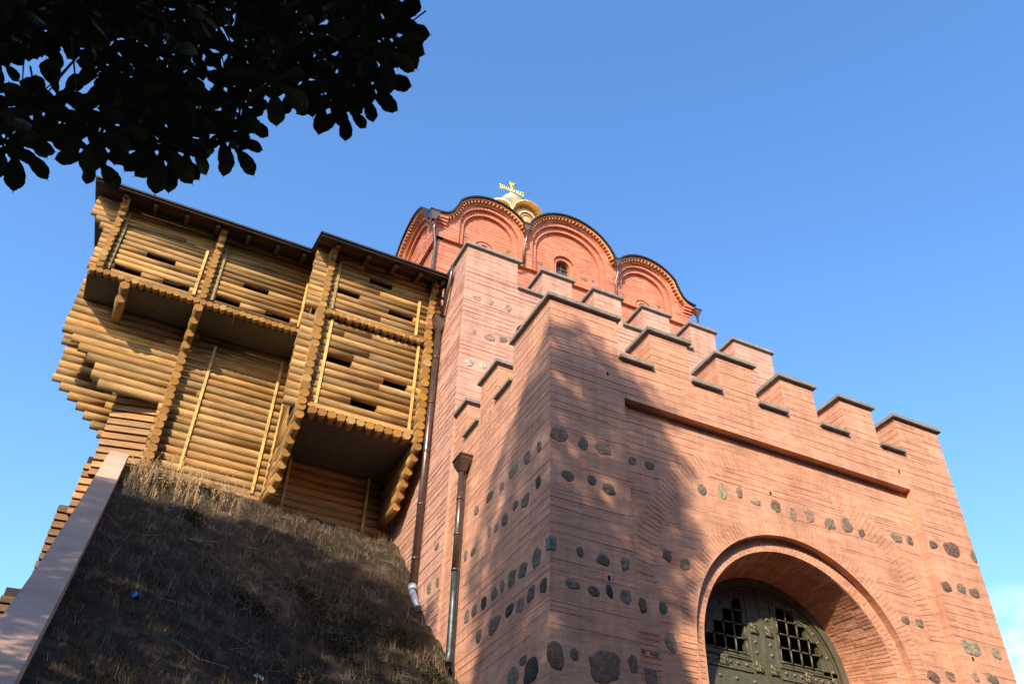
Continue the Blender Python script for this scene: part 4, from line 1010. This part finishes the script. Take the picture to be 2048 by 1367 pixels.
# dry grass stalks, brown litter and weeds
def blade(mb,x,y,z,h,lean,t,wd=.006,seg=4):
    az=random.uniform(0,6.28); dx,dy=math.cos(az),math.sin(az); px,py=-dy,dx
    pr=None
    for k in range(seg+1):
        f=k/seg; b_=lean*f*f*h; c=(x+dx*b_,y+dy*b_,z+h*f*(1-.15*lean*f)); w_=wd*(1-f*.75)
        cur=((c[0]-px*w_,c[1]-py*w_,c[2]),(c[0]+px*w_,c[1]+py*w_,c[2]))
        if pr: mb.face([pr[0],pr[1],cur[1],cur[0]],0,t)
        pr=cur
    return c
gm=MB()
for i in range(9000):
    y=random.uniform(7.5,22.35)**1.0; x=random.uniform(-.45,6.78)
    dn=mn.noise(Vector((x*.8,y*.8,11)))
    if dn<-.25 and random.random()<.7: continue
    z=hn(x,y)-.02; k=random.uniform(.35,1.1); h=random.uniform(.08,.30)*(1+.8*max(0,dn))
    t=(.24*k,.185*k,.125*k) if random.random()<.70 else (.085*k,.10*k,.04*k)
    blade(gm,x,y,z,h,random.uniform(.1,1.6),t,random.uniform(.003,.006),3)
for i in range(1900):
    y0_=random.uniform(7.6,22.2); x0_=random.uniform(-.42,6.72); k0=random.uniform(.35,1.25); big=random.uniform(.10,.42)*(1+.7*max(0,mn.noise(Vector((x0_*.7,y0_*.7,31)))))
    base_=(.30,.205,.125) if random.random()<.75 else ((.20,.175,.12) if random.random()<.6 else (.10,.13,.045))
    for s in range(random.randint(5,13)):
        x=x0_+random.gauss(0,.05); y=y0_+random.gauss(0,.05); k=k0*random.uniform(.7,1.25)
        if -.45<x<6.78: blade(gm,x,y,hn(x,y)-.02,big*random.uniform(.5,1),random.uniform(.1,1.3),tuple(c*k for c in base_),random.uniform(.0025,.0055),3)
for i in range(125):     # tall straw stalks under the log wall
    x=min(6.5,max(-.4,random.choice((random.gauss(.1,.35),random.gauss(1.3,.6),random.gauss(.9,.4),random.uniform(-.3,3.0))))); y=random.uniform(19.6,22.0) if x<2.6 else random.uniform(19,20.5)
    z=hn(x,y)-.02; k=random.uniform(.7,1.2); h=random.uniform(.35,.85); t=(.50*k,.31*k,.15*k)
    for s in range(random.randint(1,2)):
        tip=blade(gm,x+random.uniform(-.04,.04),y+random.uniform(-.04,.04),z,h*random.uniform(.6,1),random.uniform(.05,.35),t,.0065,4)
        for q in range(14):
            f=random.uniform(.35,1.0); xx=x+(tip[0]-x)*f*f; yy=y+(tip[1]-y)*f*f; zz=z+(tip[2]-z)*f; d=.022
            a=random.uniform(0,6.28); gm.face([(xx,yy,zz),(xx+d*math.cos(a),yy+d*math.sin(a),zz+d*.4),(xx+d*.6*math.cos(a+.7),yy+d*.6*math.sin(a+.7),zz+d*1.5)],0,tuple(c*1.15 for c in t))
for i in range(90):     # fallen stems lying across the slope
    x=random.uniform(-.3,6.6); y=random.uniform(9,20.5); z=hn(x,y)+.05; L=random.uniform(.2,.6); a=random.uniform(0,3.14); k=random.uniform(.5,1.1)
    x2,y2=min(6.7,max(-.45,x+L*math.cos(a))),y+L*math.sin(a)*.7; z2=hn(x2,y2)+random.uniform(.04,.22); w_=.006; gm.face([(x,y,z),(x2,y2,z2),(x2,y2+w_,z2+w_),(x,y+w_,z+w_*2)],0,(.28*k,.21*k,.13*k))
tag(gm.build('dry_grass','dry_blade',fix=False),'straw-coloured dry stalks and brown grass growing over the steep slope','dry grass',kind='stuff')
wd=MB()
patch=[(4.8,17.2,.7),(5.7,15.6,.8),(4.2,16.4,.6),(6.1,14.0,.7),(5.2,13.4,.9),(6.2,16.5,.4),(3.6,17.4,.5),(.5,20.6,.35),(1.5,20.9,.35),(2.4,16.0,.4),(3.3,14.2,.6),(1.2,18.9,.3),(6.3,12.6,.5),(4.6,15.0,.5),(6.45,15.2,.35),(6.4,13.4,.45),(5.7,17.6,.4),(3.9,13.0,.5)]
for px_,py_,pr_ in patch:
    for i in range(int(900*pr_)):
        x=px_+random.gauss(0,pr_*.5); y=py_+random.gauss(0,pr_*.5)
        if not(-.4<x<6.76 and 7<y<22): continue
        z=hn(x,y)+random.uniform(.0,.22); s=random.uniform(.018,.05); a=random.uniform(0,6.28); b_=random.uniform(-.6,.9); k=random.uniform(.5,1.3)
        ca,sa=math.cos(a),math.sin(a)
        wd.face([(x,y,z),(x+s*ca-s*.4*sa,y+s*sa+s*.4*ca,z+s*b_*.5),(x+2*s*ca,y+2*s*sa,z+s*b_),(x+s*ca+s*.4*sa,y+s*sa-s*.4*ca,z+s*b_*.5)],0,(.085*k,.15*k,.055*k))
tag(wd.build('ground_weeds','dry_blade',fix=False),'low green weeds and creeper in patches on the slope beside the brick wall','weeds',kind='stuff')
def scrap(name,x,y,mat,label,s=.10,cat='litter'):
    mb=MB(); n=7; z=hn(x,y)+.07; g_={}
    for i in range(n):
        for j in range(n): g_[i,j]=(x+s*(i/(n-1)-.5)*2+random.uniform(-.02,.02),y+s*(j/(n-1)-.5)*1.4+random.uniform(-.02,.02),z+s*(j/(n-1)-.5)*1.1+random.uniform(-.035,.035))
    for i in range(n-1):
        for j in range(n-1): mb.face([g_[i,j],g_[i+1,j],g_[i+1,j+1],g_[i,j+1]],0,(1,1,1))
    tag(mb.build(name,mat,fix=False),label,cat)
scrap('plastic_scrap',.42,14.0,'plastic_scrap','crumpled blue plastic scrap lying low on the dark slope near the coping',.065)
scrap('paper_scrap',2.35,13.6,'paper_scrap','small crumpled whitish scrap half hidden in grass at the bottom of the slope',.06)

# ================================================================ chestnut trees (the near one hangs its low branch into view)
def leaflet(mb,c,d,nrm,L,t,droop=.35):
    side=nrm.cross(d).normalized(); prof=((0,.010),(.16,.03),(.38,.095),(.60,.175),(.76,.205),(.88,.165),(.96,.08),(1.0,.012))
    pl=pr=pm=None
    for k,(f,w_) in enumerate(prof):
        p=c+d*(L*f)-nrm*(droop*L*f*f); jag=1+(.07 if k%2 else -.03)
        l=p+side*(w_*L*jag)+nrm*(w_*L*.22); r_=p-side*(w_*L*jag)+nrm*(w_*L*.22)
        if pm is not None:
            # serrated margin: small tooth between stations
            ml_=(pl+l)/2+side*(.018*L); mr_=(pr+r_)/2-side*(.018*L)
            mb.face([pm,p,l,ml_,pl],0,t); mb.face([pm,pr,mr_,r_,p],0,t)
        pl,pr,pm=l,r_,p
    tip=pm+d*(L*.06)-nrm*(L*.04); mb.face([pl,tip,pr],0,t)
def palm(mb,c,nrm,L,t,n=7,rot=None,detail=True):
    a=Vector((1,0,0)) if abs(nrm.x)<.9 else Vector((0,1,0)); e1=nrm.cross(a).normalized(); e2=nrm.cross(e1); rot=random.uniform(0,6.28) if rot is None else rot
    for i in range(n):
        th=rot+2*math.pi*i/(n+.35); d=e1*math.cos(th)+e2*math.sin(th); kk=random.uniform(.85,1.2); tt=tuple(x*kk for x in t)
        leaflet(mb,c,d,nrm,L*random.uniform(.78,1.05)*(1 if 0<i<n-1 else .85),tt,random.uniform(.15,.4))
def lightleaf(mb,c,s):
    nrm=Vector((random.gauss(0,.6),random.gauss(0,.6),1)).normalized(); a=Vector((1,0,0)); e1=nrm.cross(a).normalized(); e2=nrm.cross(e1); r0=random.uniform(0,6.28)
    k=random.uniform(.7,1.3)
    for i in range(5):
        th=r0+i*1.2566; d=e1*math.cos(th)+e2*math.sin(th); sd_=e1*math.cos(th+1.57)+e2*math.sin(th+1.57)
        mb.face([c,c+d*s*.6+sd_*s*.22,c+d*s-nrm*s*.15,c+d*s*.6-sd_*s*.22],0,(k,k,k))
def limb(mb,pts,r0,r1,n=8):
    m_=len(pts); mb.tube(pts,[r0+(r1-r0)*i/(m_-1) for i in range(m_)],0,(1,1,1),n)
def crown(mb,wm_,blobs,n_per,s,trunk_top,dens=None):
    for bi,(cx,cy,cz,rx,ry,rz) in enumerate(blobs):
        vol=rx*ry*rz; n=int(n_per*vol*(dens[bi] if dens else 1))
        for i in range(n):
            while True:
                p=Vector((random.uniform(-1,1),random.uniform(-1,1),random.uniform(-1,1)))
                if .25<p.length<1: break
            q=p.normalized(); b_=.90+.16*mn.noise(q*2.3+Vector((cx,cy,cz)))
            p=q*(p.length**.5)*b_
            lightleaf(mb,Vector((cx+p.x*rx,cy+p.y*ry,cz+p.z*rz)),s*random.uniform(.8,1.25))
        for i in range(7):
            q=Vector((random.gauss(0,1),random.gauss(0,1),random.uniform(-.3,1))).normalized()
            a=Vector(trunk_top); e=Vector((cx+q.x*rx*.85,cy+q.y*ry*.85,cz+q.z*rz*.85)); mid=(a+e)/2+Vector((0,0,.4))
            limb(wm_,[a,mid,e],.09,.02,6)
def vz(v,x,y): return (v-.32*x-.40*y)/.86
near=thing('chestnut_tree',(-4.0,-1.2,0),'chestnut tree whose dark low branch of palmate leaves hangs in the top left','tree')
tk=MB(); limb(tk,[(-4,-1.2,-.1),(-4.02,-1.15,1.0),(-3.95,-1.2,4),(-4.05,-1.1,9),(-3.95,-1.25,14),(-4.0,-1.2,20)],.42,.12,14)
tk.tube([(-4,-1.2,-.15),(-4,-1.2,.25)],[.62,.44],0,(1,1,1),14); 
cl=MB()
X,Y=-4.0,-1.2
U=Vector((.78,-.62,0))
def bl(du,v,ru,rz,depth=2.2):
    x,y=X+U.x*du,Y+U.y*du; return (x,y,vz(v,x,y),ru,min(ru,depth),rz)
near_blobs=[bl(.20,17.15,2.15,3.25),bl(.95,18.4,1.35,1.75),bl(-1.3,17.0,1.55,2.7),bl(-.45,13.7,2.75,3.0,2.4),bl(-.6,10.8,2.9,3.0,2.5),bl(0,8.4,2.4,2.2),bl(0,6.2,2.7,2.3)]
crown(cl,tk,near_blobs,80,.20,(-4,-1.2,13),(1.15,1,1.1,2.3,2.0,1.3,1.3))
# low branch reaching forward over the path
bpts=[(-3.98,-1.18,5.2),(-3.2,.2,6.3),(-2.3,1.6,6.75),(-1.5,2.7,6.6),(-.9,3.3,6.45)]
limb(tk,bpts,.12,.05,8); limb(tk,[bpts[-2],(-.8,3.2,6.7),(-.1,3.35,6.6),(.3,3.3,6.5)],.035,.012,6); limb(tk,[bpts[-1],(-.95,3.7,6.1),(-1.05,4.0,5.7)],.03,.01,6); limb(tk,[bpts[-2],(-1.5,3.4,6.3),(-1.6,3.9,5.8)],.03,.01,6)
tk.build('trunk','bark',near)
cl.build('crown','leaf_green',near,fix=False)
lv=MB(); tw=MB(); C0=Vector((0,0,1.6)); LEAVES=[[-1.19,3.95,5.37,0.22,1],[-1.1,3.73,5.36,0.2,1],[-0.98,3.49,5.24,0.2,1],[-0.74,3.76,5.32,0.19,1],[-0.78,3.54,5.23,0.22,1],[-0.66,3.75,5.55,0.19,1],[-0.5,3.68,5.46,0.22,1],[-0.41,3.88,5.67,0.22,1],[-0.32,3.62,5.5,0.2,1],[-0.19,3.65,5.71,0.19,1],[-0.12,3.63,5.64,0.2,1],[-0.12,3.65,5.89,0.19,1],[-0.15,3.48,5.87,0.22,1],[-0.01,3.2,5.74,0.22,1],[0.12,3.43,6.06,0.19,1],[0.29,3.36,5.97,0.19,1],[0.41,3.29,5.87,0.2,1],[0.46,3.08,5.79,0.2,1],[0.51,3.22,6.13,0.2,1],[0.48,2.85,5.91,0.21,1],[0.49,2.87,6.11,0.22,1],[0.36,2.77,6.03,0.2,1],[0.16,3.36,6.05,0.21,1],[0.33,3.24,5.91,0.19,1],[-1.04,3.61,5.06,0.22,1],[-0.71,3.52,5.3,0.22,1],[-0.44,3.65,5.45,0.22,1],[0.37,2.71,6.19,0.22,1],[0.5,2.93,6.15,0.19,1],[-1.0,3.72,5.58,0.21,1],[-0.43,3.28,6.27,0.19,0],[-2.06,4.4,5.93,0.17,0],[-0.24,2.95,6.87,0.19,0],[-0.26,3.17,7.45,0.2,0],[-1.27,3.9,6.26,0.2,0],[-1.34,3.19,5.62,0.17,0],[-0.19,2.88,6.94,0.15,0],[-1.82,3.71,5.66,0.18,0],[-1.16,3.52,7.47,0.17,0],[0.22,3.33,6.78,0.19,0],[0.03,3.48,7.45,0.17,0],[-0.61,4.07,6.31,0.19,0],[-1.64,3.05,5.73,0.16,0],[-1.47,3.6,6.29,0.19,0],[-1.6,4.43,5.72,0.19,0],[-1.0,3.49,6.68,0.15,0],[-1.07,4.21,6.68,0.18,0],[-0.87,3.86,6.72,0.16,0],[-0.7,3.63,5.89,0.2,0],[-1.5,3.55,5.93,0.15,0],[-0.07,3.09,7.44,0.16,0],[-2.37,3.78,6.45,0.18,0],[-0.84,3.43,6.23,0.18,0],[0.17,3.11,7.52,0.16,0],[-1.68,3.25,5.68,0.2,0],[-1.3,2.89,5.84,0.15,0],[-1.89,3.95,6.33,0.2,0],[0.08,3.11,7.26,0.2,0],[-1.87,4.29,5.44,0.19,0],[-1.47,4.08,6.12,0.16,0],[-1.28,4.13,7.23,0.17,0],[0.14,3.17,6.71,0.17,0],[-2.05,3.39,5.75,0.15,0],[-0.79,3.14,5.85,0.16,0],[0.1,2.7,6.97,0.2,0],[-2.26,4.21,6.47,0.15,0],[-2.09,4.78,5.65,0.16,0],[-1.33,3.85,7.29,0.2,0],[-1.92,3.63,5.48,0.17,0],[-1.88,3.64,6.13,0.17,0],[-0.28,3.87,6.1,0.17,0],[-2.49,4.33,6.65,0.18,0],[-0.81,3.98,6.52,0.19,0],[-1.96,4.1,6.9,0.18,0],[-0.14,3.46,6.74,0.2,0],[-1.84,3.68,5.65,0.17,0],[-0.08,3.63,7.34,0.15,0],[-0.66,3.34,7.2,0.16,0],[-2.03,3.2,5.79,0.2,0],[-1.35,3.71,5.16,0.15,0],[-2.18,4.96,5.79,0.15,0],[-1.49,3.67,5.68,0.2,0],[-1.4,4.06,6.33,0.17,0],[0.06,3.75,6.58,0.19,0],[-1.76,3.67,6.38,0.15,0],[-0.84,3.01,6.47,0.2,0],[-0.93,3.54,7.12,0.2,0],[-1.5,4.11,6.29,0.15,0],[-0.42,3.68,6.68,0.19,0],[-2.54,4.14,6.88,0.17,0],[-1.31,3.42,5.53,0.17,0],[-1.98,3.75,6.92,0.2,0],[0.24,2.85,6.21,0.17,0],[-1.08,3.85,6.97,0.19,0],[0.22,3.08,6.45,0.2,0],[-0.01,2.59,6.68,0.19,0],[-1.33,4.24,6.72,0.18,0],[-1.14,3.55,6.97,0.18,0],[-1.96,3.58,5.89,0.17,0],[-2.0,4.64,6.24,0.15,0],[-1.53,3.79,6.13,0.16,0],[-1.9,3.5,6.47,0.16,0],[-0.01,3.63,7.35,0.17,0],[-1.13,2.79,6.05,0.19,0],[-0.88,4.31,7.04,0.17,0],[-1.21,3.09,6.4,0.19,0],[-1.32,3.35,6.08,0.18,0],[-0.7,3.8,6.56,0.16,0],[-0.32,3.48,6.65,0.2,0],[0.04,3.04,6.04,0.18,0],[-2.23,4.71,6.26,0.16,0],[-0.09,3.07,7.13,0.19,0],[-2.27,4.38,6.49,0.17,0],[-0.12,3.91,7.52,0.17,0],[-1.57,3.29,6.45,0.17,0],[-1.86,4.03,6.48,0.18,0],[-1.74,4.48,6.19,0.17,0],[-1.41,3.68,7.24,0.17,0],[-1.62,3.36,6.34,0.18,0],[-0.77,3.75,6.98,0.15,0],[-1.11,3.49,6.13,0.19,0],[-1.39,3.69,6.1,0.16,0],[0.01,3.07,7.54,0.17,0],[-0.81,3.45,5.58,0.18,0],[-1.0,3.15,5.75,0.15,0],[-1.02,3.54,6.25,0.16,0],[-0.71,4.42,6.46,0.15,0],[-0.93,3.76,7.45,0.2,0],[-1.28,3.35,5.66,0.19,0],[-0.79,3.6,7.4,0.18,0],[-2.38,4.02,6.69,0.15,0],[-2.0,4.93,5.9,0.16,0],[-0.63,3.46,5.92,0.2,0],[-1.06,4.14,6.58,0.16,0],[-0.11,3.37,6.86,0.16,0],[-1.83,4.13,6.52,0.18,0],[-0.69,4.0,6.11,0.15,0],[-0.49,3.21,6.04,0.18,0],[-1.61,3.44,6.58,0.2,0],[-0.9,4.64,6.68,0.2,0],[-1.59,3.95,5.12,0.19,0],[-2.0,3.31,5.58,0.18,0],[-1.38,3.65,5.78,0.17,0],[0.33,3.53,6.72,0.19,0],[-1.91,3.25,5.73,0.17,0],[-2.07,3.38,6.08,0.2,0],[-0.98,3.61,6.1,0.18,0],[-0.81,3.57,6.9,0.19,0],[-1.29,3.39,5.8,0.16,0],[-2.09,4.8,5.77,0.18,0],[-0.25,2.88,6.82,0.18,0],[0.12,3.11,6.18,0.15,0],[0.03,3.12,7.68,0.15,0],[-1.02,3.45,6.04,0.2,0],[-1.89,3.89,6.81,0.18,0],[-0.83,3.42,5.84,0.16,0],[-0.59,3.48,6.13,0.16,0],[-1.42,4.03,7.29,0.17,0],[-0.94,3.25,5.79,0.16,0],[-1.31,4.24,6.94,0.17,0],[-1.72,3.59,5.18,0.18,0],[-1.53,4.03,6.71,0.2,0],[-1.21,3.12,5.78,0.17,0],[-2.2,3.52,6.05,0.17,0],[-0.22,3.72,7.1,0.15,0],[-0.86,3.43,7.45,0.2,0],[-0.06,4.03,7.06,0.2,0],[-1.45,3.67,5.74,0.17,0],[-0.46,3.43,5.66,0.19,0],[0.08,3.06,7.66,0.19,0],[-1.95,3.89,5.57,0.17,0],[-1.7,3.82,7.42,0.16,0],[-1.26,3.22,6.72,0.18,0],[0.18,2.95,6.45,0.18,0],[-2.1,4.4,6.67,0.18,0],[-1.75,3.76,5.44,0.15,0],[-2.0,3.47,5.57,0.19,0],[-1.76,3.61,6.51,0.18,0],[-2.01,4.17,5.51,0.15,0],[-0.93,3.2,6.23,0.19,0],[-0.44,3.38,7.21,0.16,0],[0.15,3.23,6.89,0.16,0],[-1.33,3.79,7.07,0.16,0],[-1.09,4.08,7.23,0.19,0],[-0.88,2.83,6.23,0.18,0],[-1.12,3.12,5.79,0.18,0],[-1.25,4.17,6.92,0.18,0],[0.42,3.24,6.07,0.18,0],[-1.34,4.11,6.85,0.18,0],[-0.64,3.85,7.04,0.16,0],[-0.28,3.62,7.63,0.19,0],[-2.08,4.47,6.48,0.16,0],[-1.73,4.41,5.87,0.18,0],[-0.62,4.53,6.61,0.16,0],[0.08,3.34,6.47,0.2,0],[-1.69,3.97,6.37,0.19,0],[-0.25,3.55,6.05,0.17,0],[-0.22,4.15,7.28,0.15,0],[-1.51,2.91,5.93,0.2,0],[0.04,3.04,6.38,0.18,0],[-1.89,3.52,6.54,0.18,0],[-0.85,4.65,7.0,0.18,0],[-2.45,4.57,6.46,0.2,0],[-0.2,3.05,6.8,0.19,0],[-0.2,2.97,6.52,0.2,0],[-0.11,3.21,6.25,0.19,0],[-0.8,4.31,6.51,0.19,0],[-2.54,3.97,6.75,0.19,0],[-1.69,3.15,5.7,0.19,0],[-0.77,4.58,7.05,0.17,0],[-1.97,4.01,6.79,0.19,0],[-0.34,2.81,6.38,0.18,0],[0.14,3.26,7.51,0.19,0],[0.14,2.71,6.72,0.17,0],[-2.01,4.08,6.51,0.2,0],[-0.56,4.19,7.24,0.16,0],[-0.54,3.9,7.49,0.16,0],[-1.81,3.35,6.45,0.19,0],[-0.21,3.26,7.16,0.19,0],[-2.0,4.32,6.01,0.2,0],[-1.74,3.45,6.62,0.2,0],[-1.87,3.15,5.7,0.2,0],[0.04,2.87,6.11,0.15,0],[-2.06,3.35,6.27,0.2,0],[-0.09,3.1,6.04,0.2,0],[-0.18,4.06,6.98,0.17,0],[-1.84,3.62,6.72,0.17,0],[0.09,3.02,6.32,0.17,0],[-1.95,3.42,6.18,0.2,0],[-0.98,3.14,6.26,0.16,0],[-0.92,2.94,6.16,0.2,0],[-0.46,3.52,6.17,0.17,0],[0.05,2.99,6.94,0.16,0],[-2.47,4.32,6.67,0.16,0],[-0.26,2.87,7.06,0.19,0],[-1.33,3.5,5.69,0.2,0],[-0.35,3.42,6.81,0.18,0],[-1.68,4.09,7.06,0.16,0],[-0.98,3.22,5.73,0.17,0],[-1.28,3.78,7.41,0.17,0],[-1.76,3.64,5.91,0.16,0],[-0.34,3.49,7.69,0.19,0],[0.35,3.9,7.47,0.18,0],[-1.88,4.17,6.73,0.17,0],[-0.66,2.86,6.48,0.2,0],[-1.68,2.98,5.69,0.15,0],[-1.39,3.76,6.15,0.18,0],[0.06,3.56,7.29,0.2,0],[-1.19,3.17,5.9,0.19,0],[0.01,3.47,6.28,0.19,0],[-1.87,4.92,6.34,0.17,0],[-0.69,3.45,6.37,0.2,0],[-1.52,4.63,6.24,0.16,0],[-0.05,3.16,6.7,0.17,0],[-1.45,4.03,6.8,0.17,0],[-1.79,4.2,5.67,0.18,0],[-1.9,4.33,6.01,0.18,0],[-0.18,3.54,7.64,0.2,0],[-0.57,3.17,5.97,0.17,0],[-0.13,2.93,7.0,0.19,0],[-0.86,2.74,6.14,0.18,0],[-0.67,4.31,7.27,0.16,0],[-2.21,4.93,6.04,0.2,0],[0.18,3.31,7.05,0.19,0],[-0.93,3.98,7.13,0.19,0],[-1.6,3.98,5.96,0.16,0],[-1.8,4.22,5.65,0.17,0],[-0.45,3.88,5.99,0.18,0],[0.2,3.59,6.67,0.18,0],[-1.0,3.65,6.6,0.2,0],[-1.07,3.6,5.37,0.17,0],[-0.15,3.34,5.94,0.17,0],[-2.03,3.31,6.01,0.17,0],[-0.47,3.68,7.14,0.16,0],[-1.26,4.17,5.9,0.18,0],[-1.98,4.58,6.09,0.2,0],[-0.27,3.11,6.36,0.16,0],[-1.22,3.89,6.38,0.16,0],[-0.84,3.73,7.61,0.18,0],[-1.12,3.01,6.45,0.17,0],[-0.96,3.57,6.29,0.19,0],[-1.16,4.15,6.67,0.19,0],[-1.55,4.04,5.2,0.18,0],[-1.47,4.13,6.44,0.16,0],[-1.97,4.93,6.46,0.15,0],[-0.1,3.48,6.71,0.15,0],[-0.79,3.87,6.2,0.2,0],[-1.48,3.17,6.11,0.19,0],[-1.15,4.13,7.26,0.15,0],[-1.12,3.72,7.05,0.17,0],[-1.92,3.58,6.04,0.17,0],[-0.19,3.29,6.45,0.2,0],[-0.32,3.02,6.41,0.19,0],[-0.47,3.81,6.63,0.17,0],[0.36,3.82,7.51,0.19,0],[-0.39,2.73,6.44,0.17,0],[-2.09,3.33,5.84,0.18,0],[-1.97,4.41,5.81,0.18,0],[-0.1,3.68,7.67,0.18,0],[-0.36,3.93,6.13,0.2,0],[-0.54,3.46,7.01,0.19,0],[-0.12,3.61,7.27,0.18,0],[-1.68,4.35,7.02,0.19,0],[-0.55,3.94,6.79,0.17,0],[-0.47,2.72,6.52,0.15,0],[-1.51,3.18,6.21,0.18,0],[-2.17,4.74,6.38,0.2,0],[-0.64,3.88,7.02,0.2,0],[-1.34,3.98,6.31,0.15,0],[-0.02,2.68,6.68,0.18,0],[-1.45,2.92,5.8,0.16,0],[-2.14,4.43,6.58,0.15,0],[-0.19,3.62,6.49,0.2,0],[-2.23,4.5,6.32,0.2,0],[-1.89,3.75,5.54,0.17,0],[-1.33,3.8,5.28,0.19,0],[-1.75,3.71,5.81,0.18,0],[-1.9,4.32,6.14,0.19,0],[-1.33,3.76,5.44,0.17,0],[0.34,3.7,6.65,0.18,0],[0.04,3.07,7.24,0.16,0],[-1.52,3.9,5.84,0.16,0],[-2.36,4.27,6.84,0.18,0],[-1.12,3.28,5.8,0.2,0],[-0.65,3.38,6.62,0.2,0],[-0.72,3.08,6.19,0.2,0],[-0.74,3.91,6.2,0.17,0],[-1.94,4.33,6.59,0.15,0],[-0.75,3.45,5.96,0.15,0],[-0.98,3.92,6.97,0.18,0],[-0.69,3.11,6.39,0.2,0],[-1.12,3.84,7.31,0.17,0],[-1.88,3.34,6.01,0.19,0],[-2.18,4.11,6.35,0.2,0],[-0.06,3.09,6.63,0.15,0],[-2.12,3.6,6.65,0.15,0],[-1.86,3.53,5.21,0.17,0],[-0.26,3.25,7.06,0.17,0],[-2.03,5.16,6.18,0.17,0],[-1.34,3.64,5.4,0.16,0],[0.36,2.93,6.1,0.18,0],[-0.24,2.86,6.87,0.17,0],[-0.27,3.29,5.96,0.17,0],[-1.38,3.89,6.33,0.18,0],[-0.42,3.47,6.59,0.16,0],[0.35,3.08,6.12,0.16,0],[-0.54,3.3,5.75,0.2,0],[-1.68,3.73,5.57,0.19,0],[-0.05,3.13,6.49,0.15,0],[-1.51,3.28,6.36,0.19,0],[0.16,3.06,6.98,0.18,0],[-0.43,2.88,6.14,0.17,0],[-1.79,3.29,5.87,0.18,0],[-1.65,3.89,6.77,0.17,0],[-0.39,3.5,5.67,0.19,0],[-0.87,3.65,5.88,0.17,0],[-1.72,3.32,5.98,0.15,0],[-0.36,2.96,6.37,0.16,0],[-0.67,3.06,6.17,0.2,0],[-0.04,3.9,7.14,0.18,0]]
for x,y,z,r_,e in LEAVES:
    c=Vector((x,y,z)); to=(C0-c).normalized()
    up=Vector((random.gauss(0,.22),random.gauss(0,.22),1)).normalized()
    nrm=(-(to)*(.75 if e else .35)+up*(.45 if e else .7)+Vector((random.gauss(0,.12),random.gauss(0,.12),0))).normalized()
    k=random.uniform(.7,1.25); palm(lv,c,nrm,r_*(1.12 if e else 1),(k,k*random.uniform(.9,1.05),k*.9),7)
    if random.random()<.75: 
        tgt=c+Vector((random.uniform(-.25,.25),random.uniform(-.25,.15),random.uniform(.25,.5))); tw.tube([c,(c+tgt)/2+Vector((0,0,-.03)),tgt],[.0035,.004,.006],0,(1,1,1),5)
for i in range(9):   # burs
    x,y,z,r_,e=random.choice(LEAVES[:30]); c=Vector((x+random.uniform(-.1,.1),y,z+random.uniform(-.02,.1))); b=len(lv.v)
    for a in range(5):
        for q in range(8):
            th=math.pi*(a)/4; ph=q*math.pi/4; lv.v.append((c.x+.027*math.sin(th)*math.cos(ph),c.y+.027*math.sin(th)*math.sin(ph),c.z+.027*math.cos(th)))
    for a in range(4):
        for q in range(8): lv.idx(b,(a*8+q,a*8+(q+1)%8,(a+1)*8+(q+1)%8,(a+1)*8+q),0,(.9,1,.6))
lv.build('low_branch_leaves','leaf_green',near,fix=False)['kind']='stuff'; tw.build('twigs','bark',near)['kind']='stuff'
far=thing('chestnut_tree',(-10.4,2.4,0),'tall broad chestnut tree standing left of the slope, out of view, shading the grass','tree')
X,Y=-10.4,2.4; tk=MB(); limb(tk,[(X,Y,-.1),(X+.1,Y,5),(X,Y+.1,11),(X,Y,18)],.48,.14,14); cl=MB()
far_blobs=[bl(.35,15.9,3.3,4.3,3.0),bl(1.9,17.0,1.9,2.5),bl(-1.6,14.2,2.6,4.0,3.0),bl(.2,11.5,3.6,3.8,3.0),bl(3.0,13.2,1.6,2.8),bl(2.0,7.4,3.3,3.4,3.2),bl(-1.0,8.0,3.3,3.0,3.0),bl(-5.2,14.6,1.9,4.0)]
crown(cl,tk,far_blobs,62,.22,(X,Y,12)); tk.build('trunk','bark',far); cl.build('crown','leaf_green',far,fix=False)

# unseen trees added behind the viewpoint to block ambient sky light
row=[(-21,-17,12,8.5),(-11,-21,13,8.5),(0,-22,12,8.5),(11,-21,13,8.5),(21,-16,12,8.5),(-27,-4,12,8.5),(28,-4,12,8.5)]
lab=['broad street tree at the left end of the row across the square, behind the viewpoint','street tree second from the left in the row behind the viewpoint','street tree in the middle of the row behind the viewpoint','street tree right of the middle in the row behind the viewpoint','street tree near the right end of the row behind the viewpoint','street tree standing alone far to the left of the viewpoint','street tree standing alone far to the right of the viewpoint']
for (X,Y,cz,rr),lb_ in zip(row,lab):
    t_=thing('street_tree',(X,Y,0),lb_,'tree','street trees behind the viewpoint')
    tk=MB(); limb(tk,[(X,Y,-.1),(X+.1,Y,4),(X,Y,cz+2)],.35,.12,10); cl=MB()
    crown(cl,tk,[(X,Y,cz+2,rr,rr,rr*1.25),(X+1.5,Y+.5,cz-1,rr*.9,rr*.9,rr*.8)],7,.75,(X,Y,cz)); tk.build('trunk','bark',t_); cl.build('crown','leaf_green',t_,fix=False)
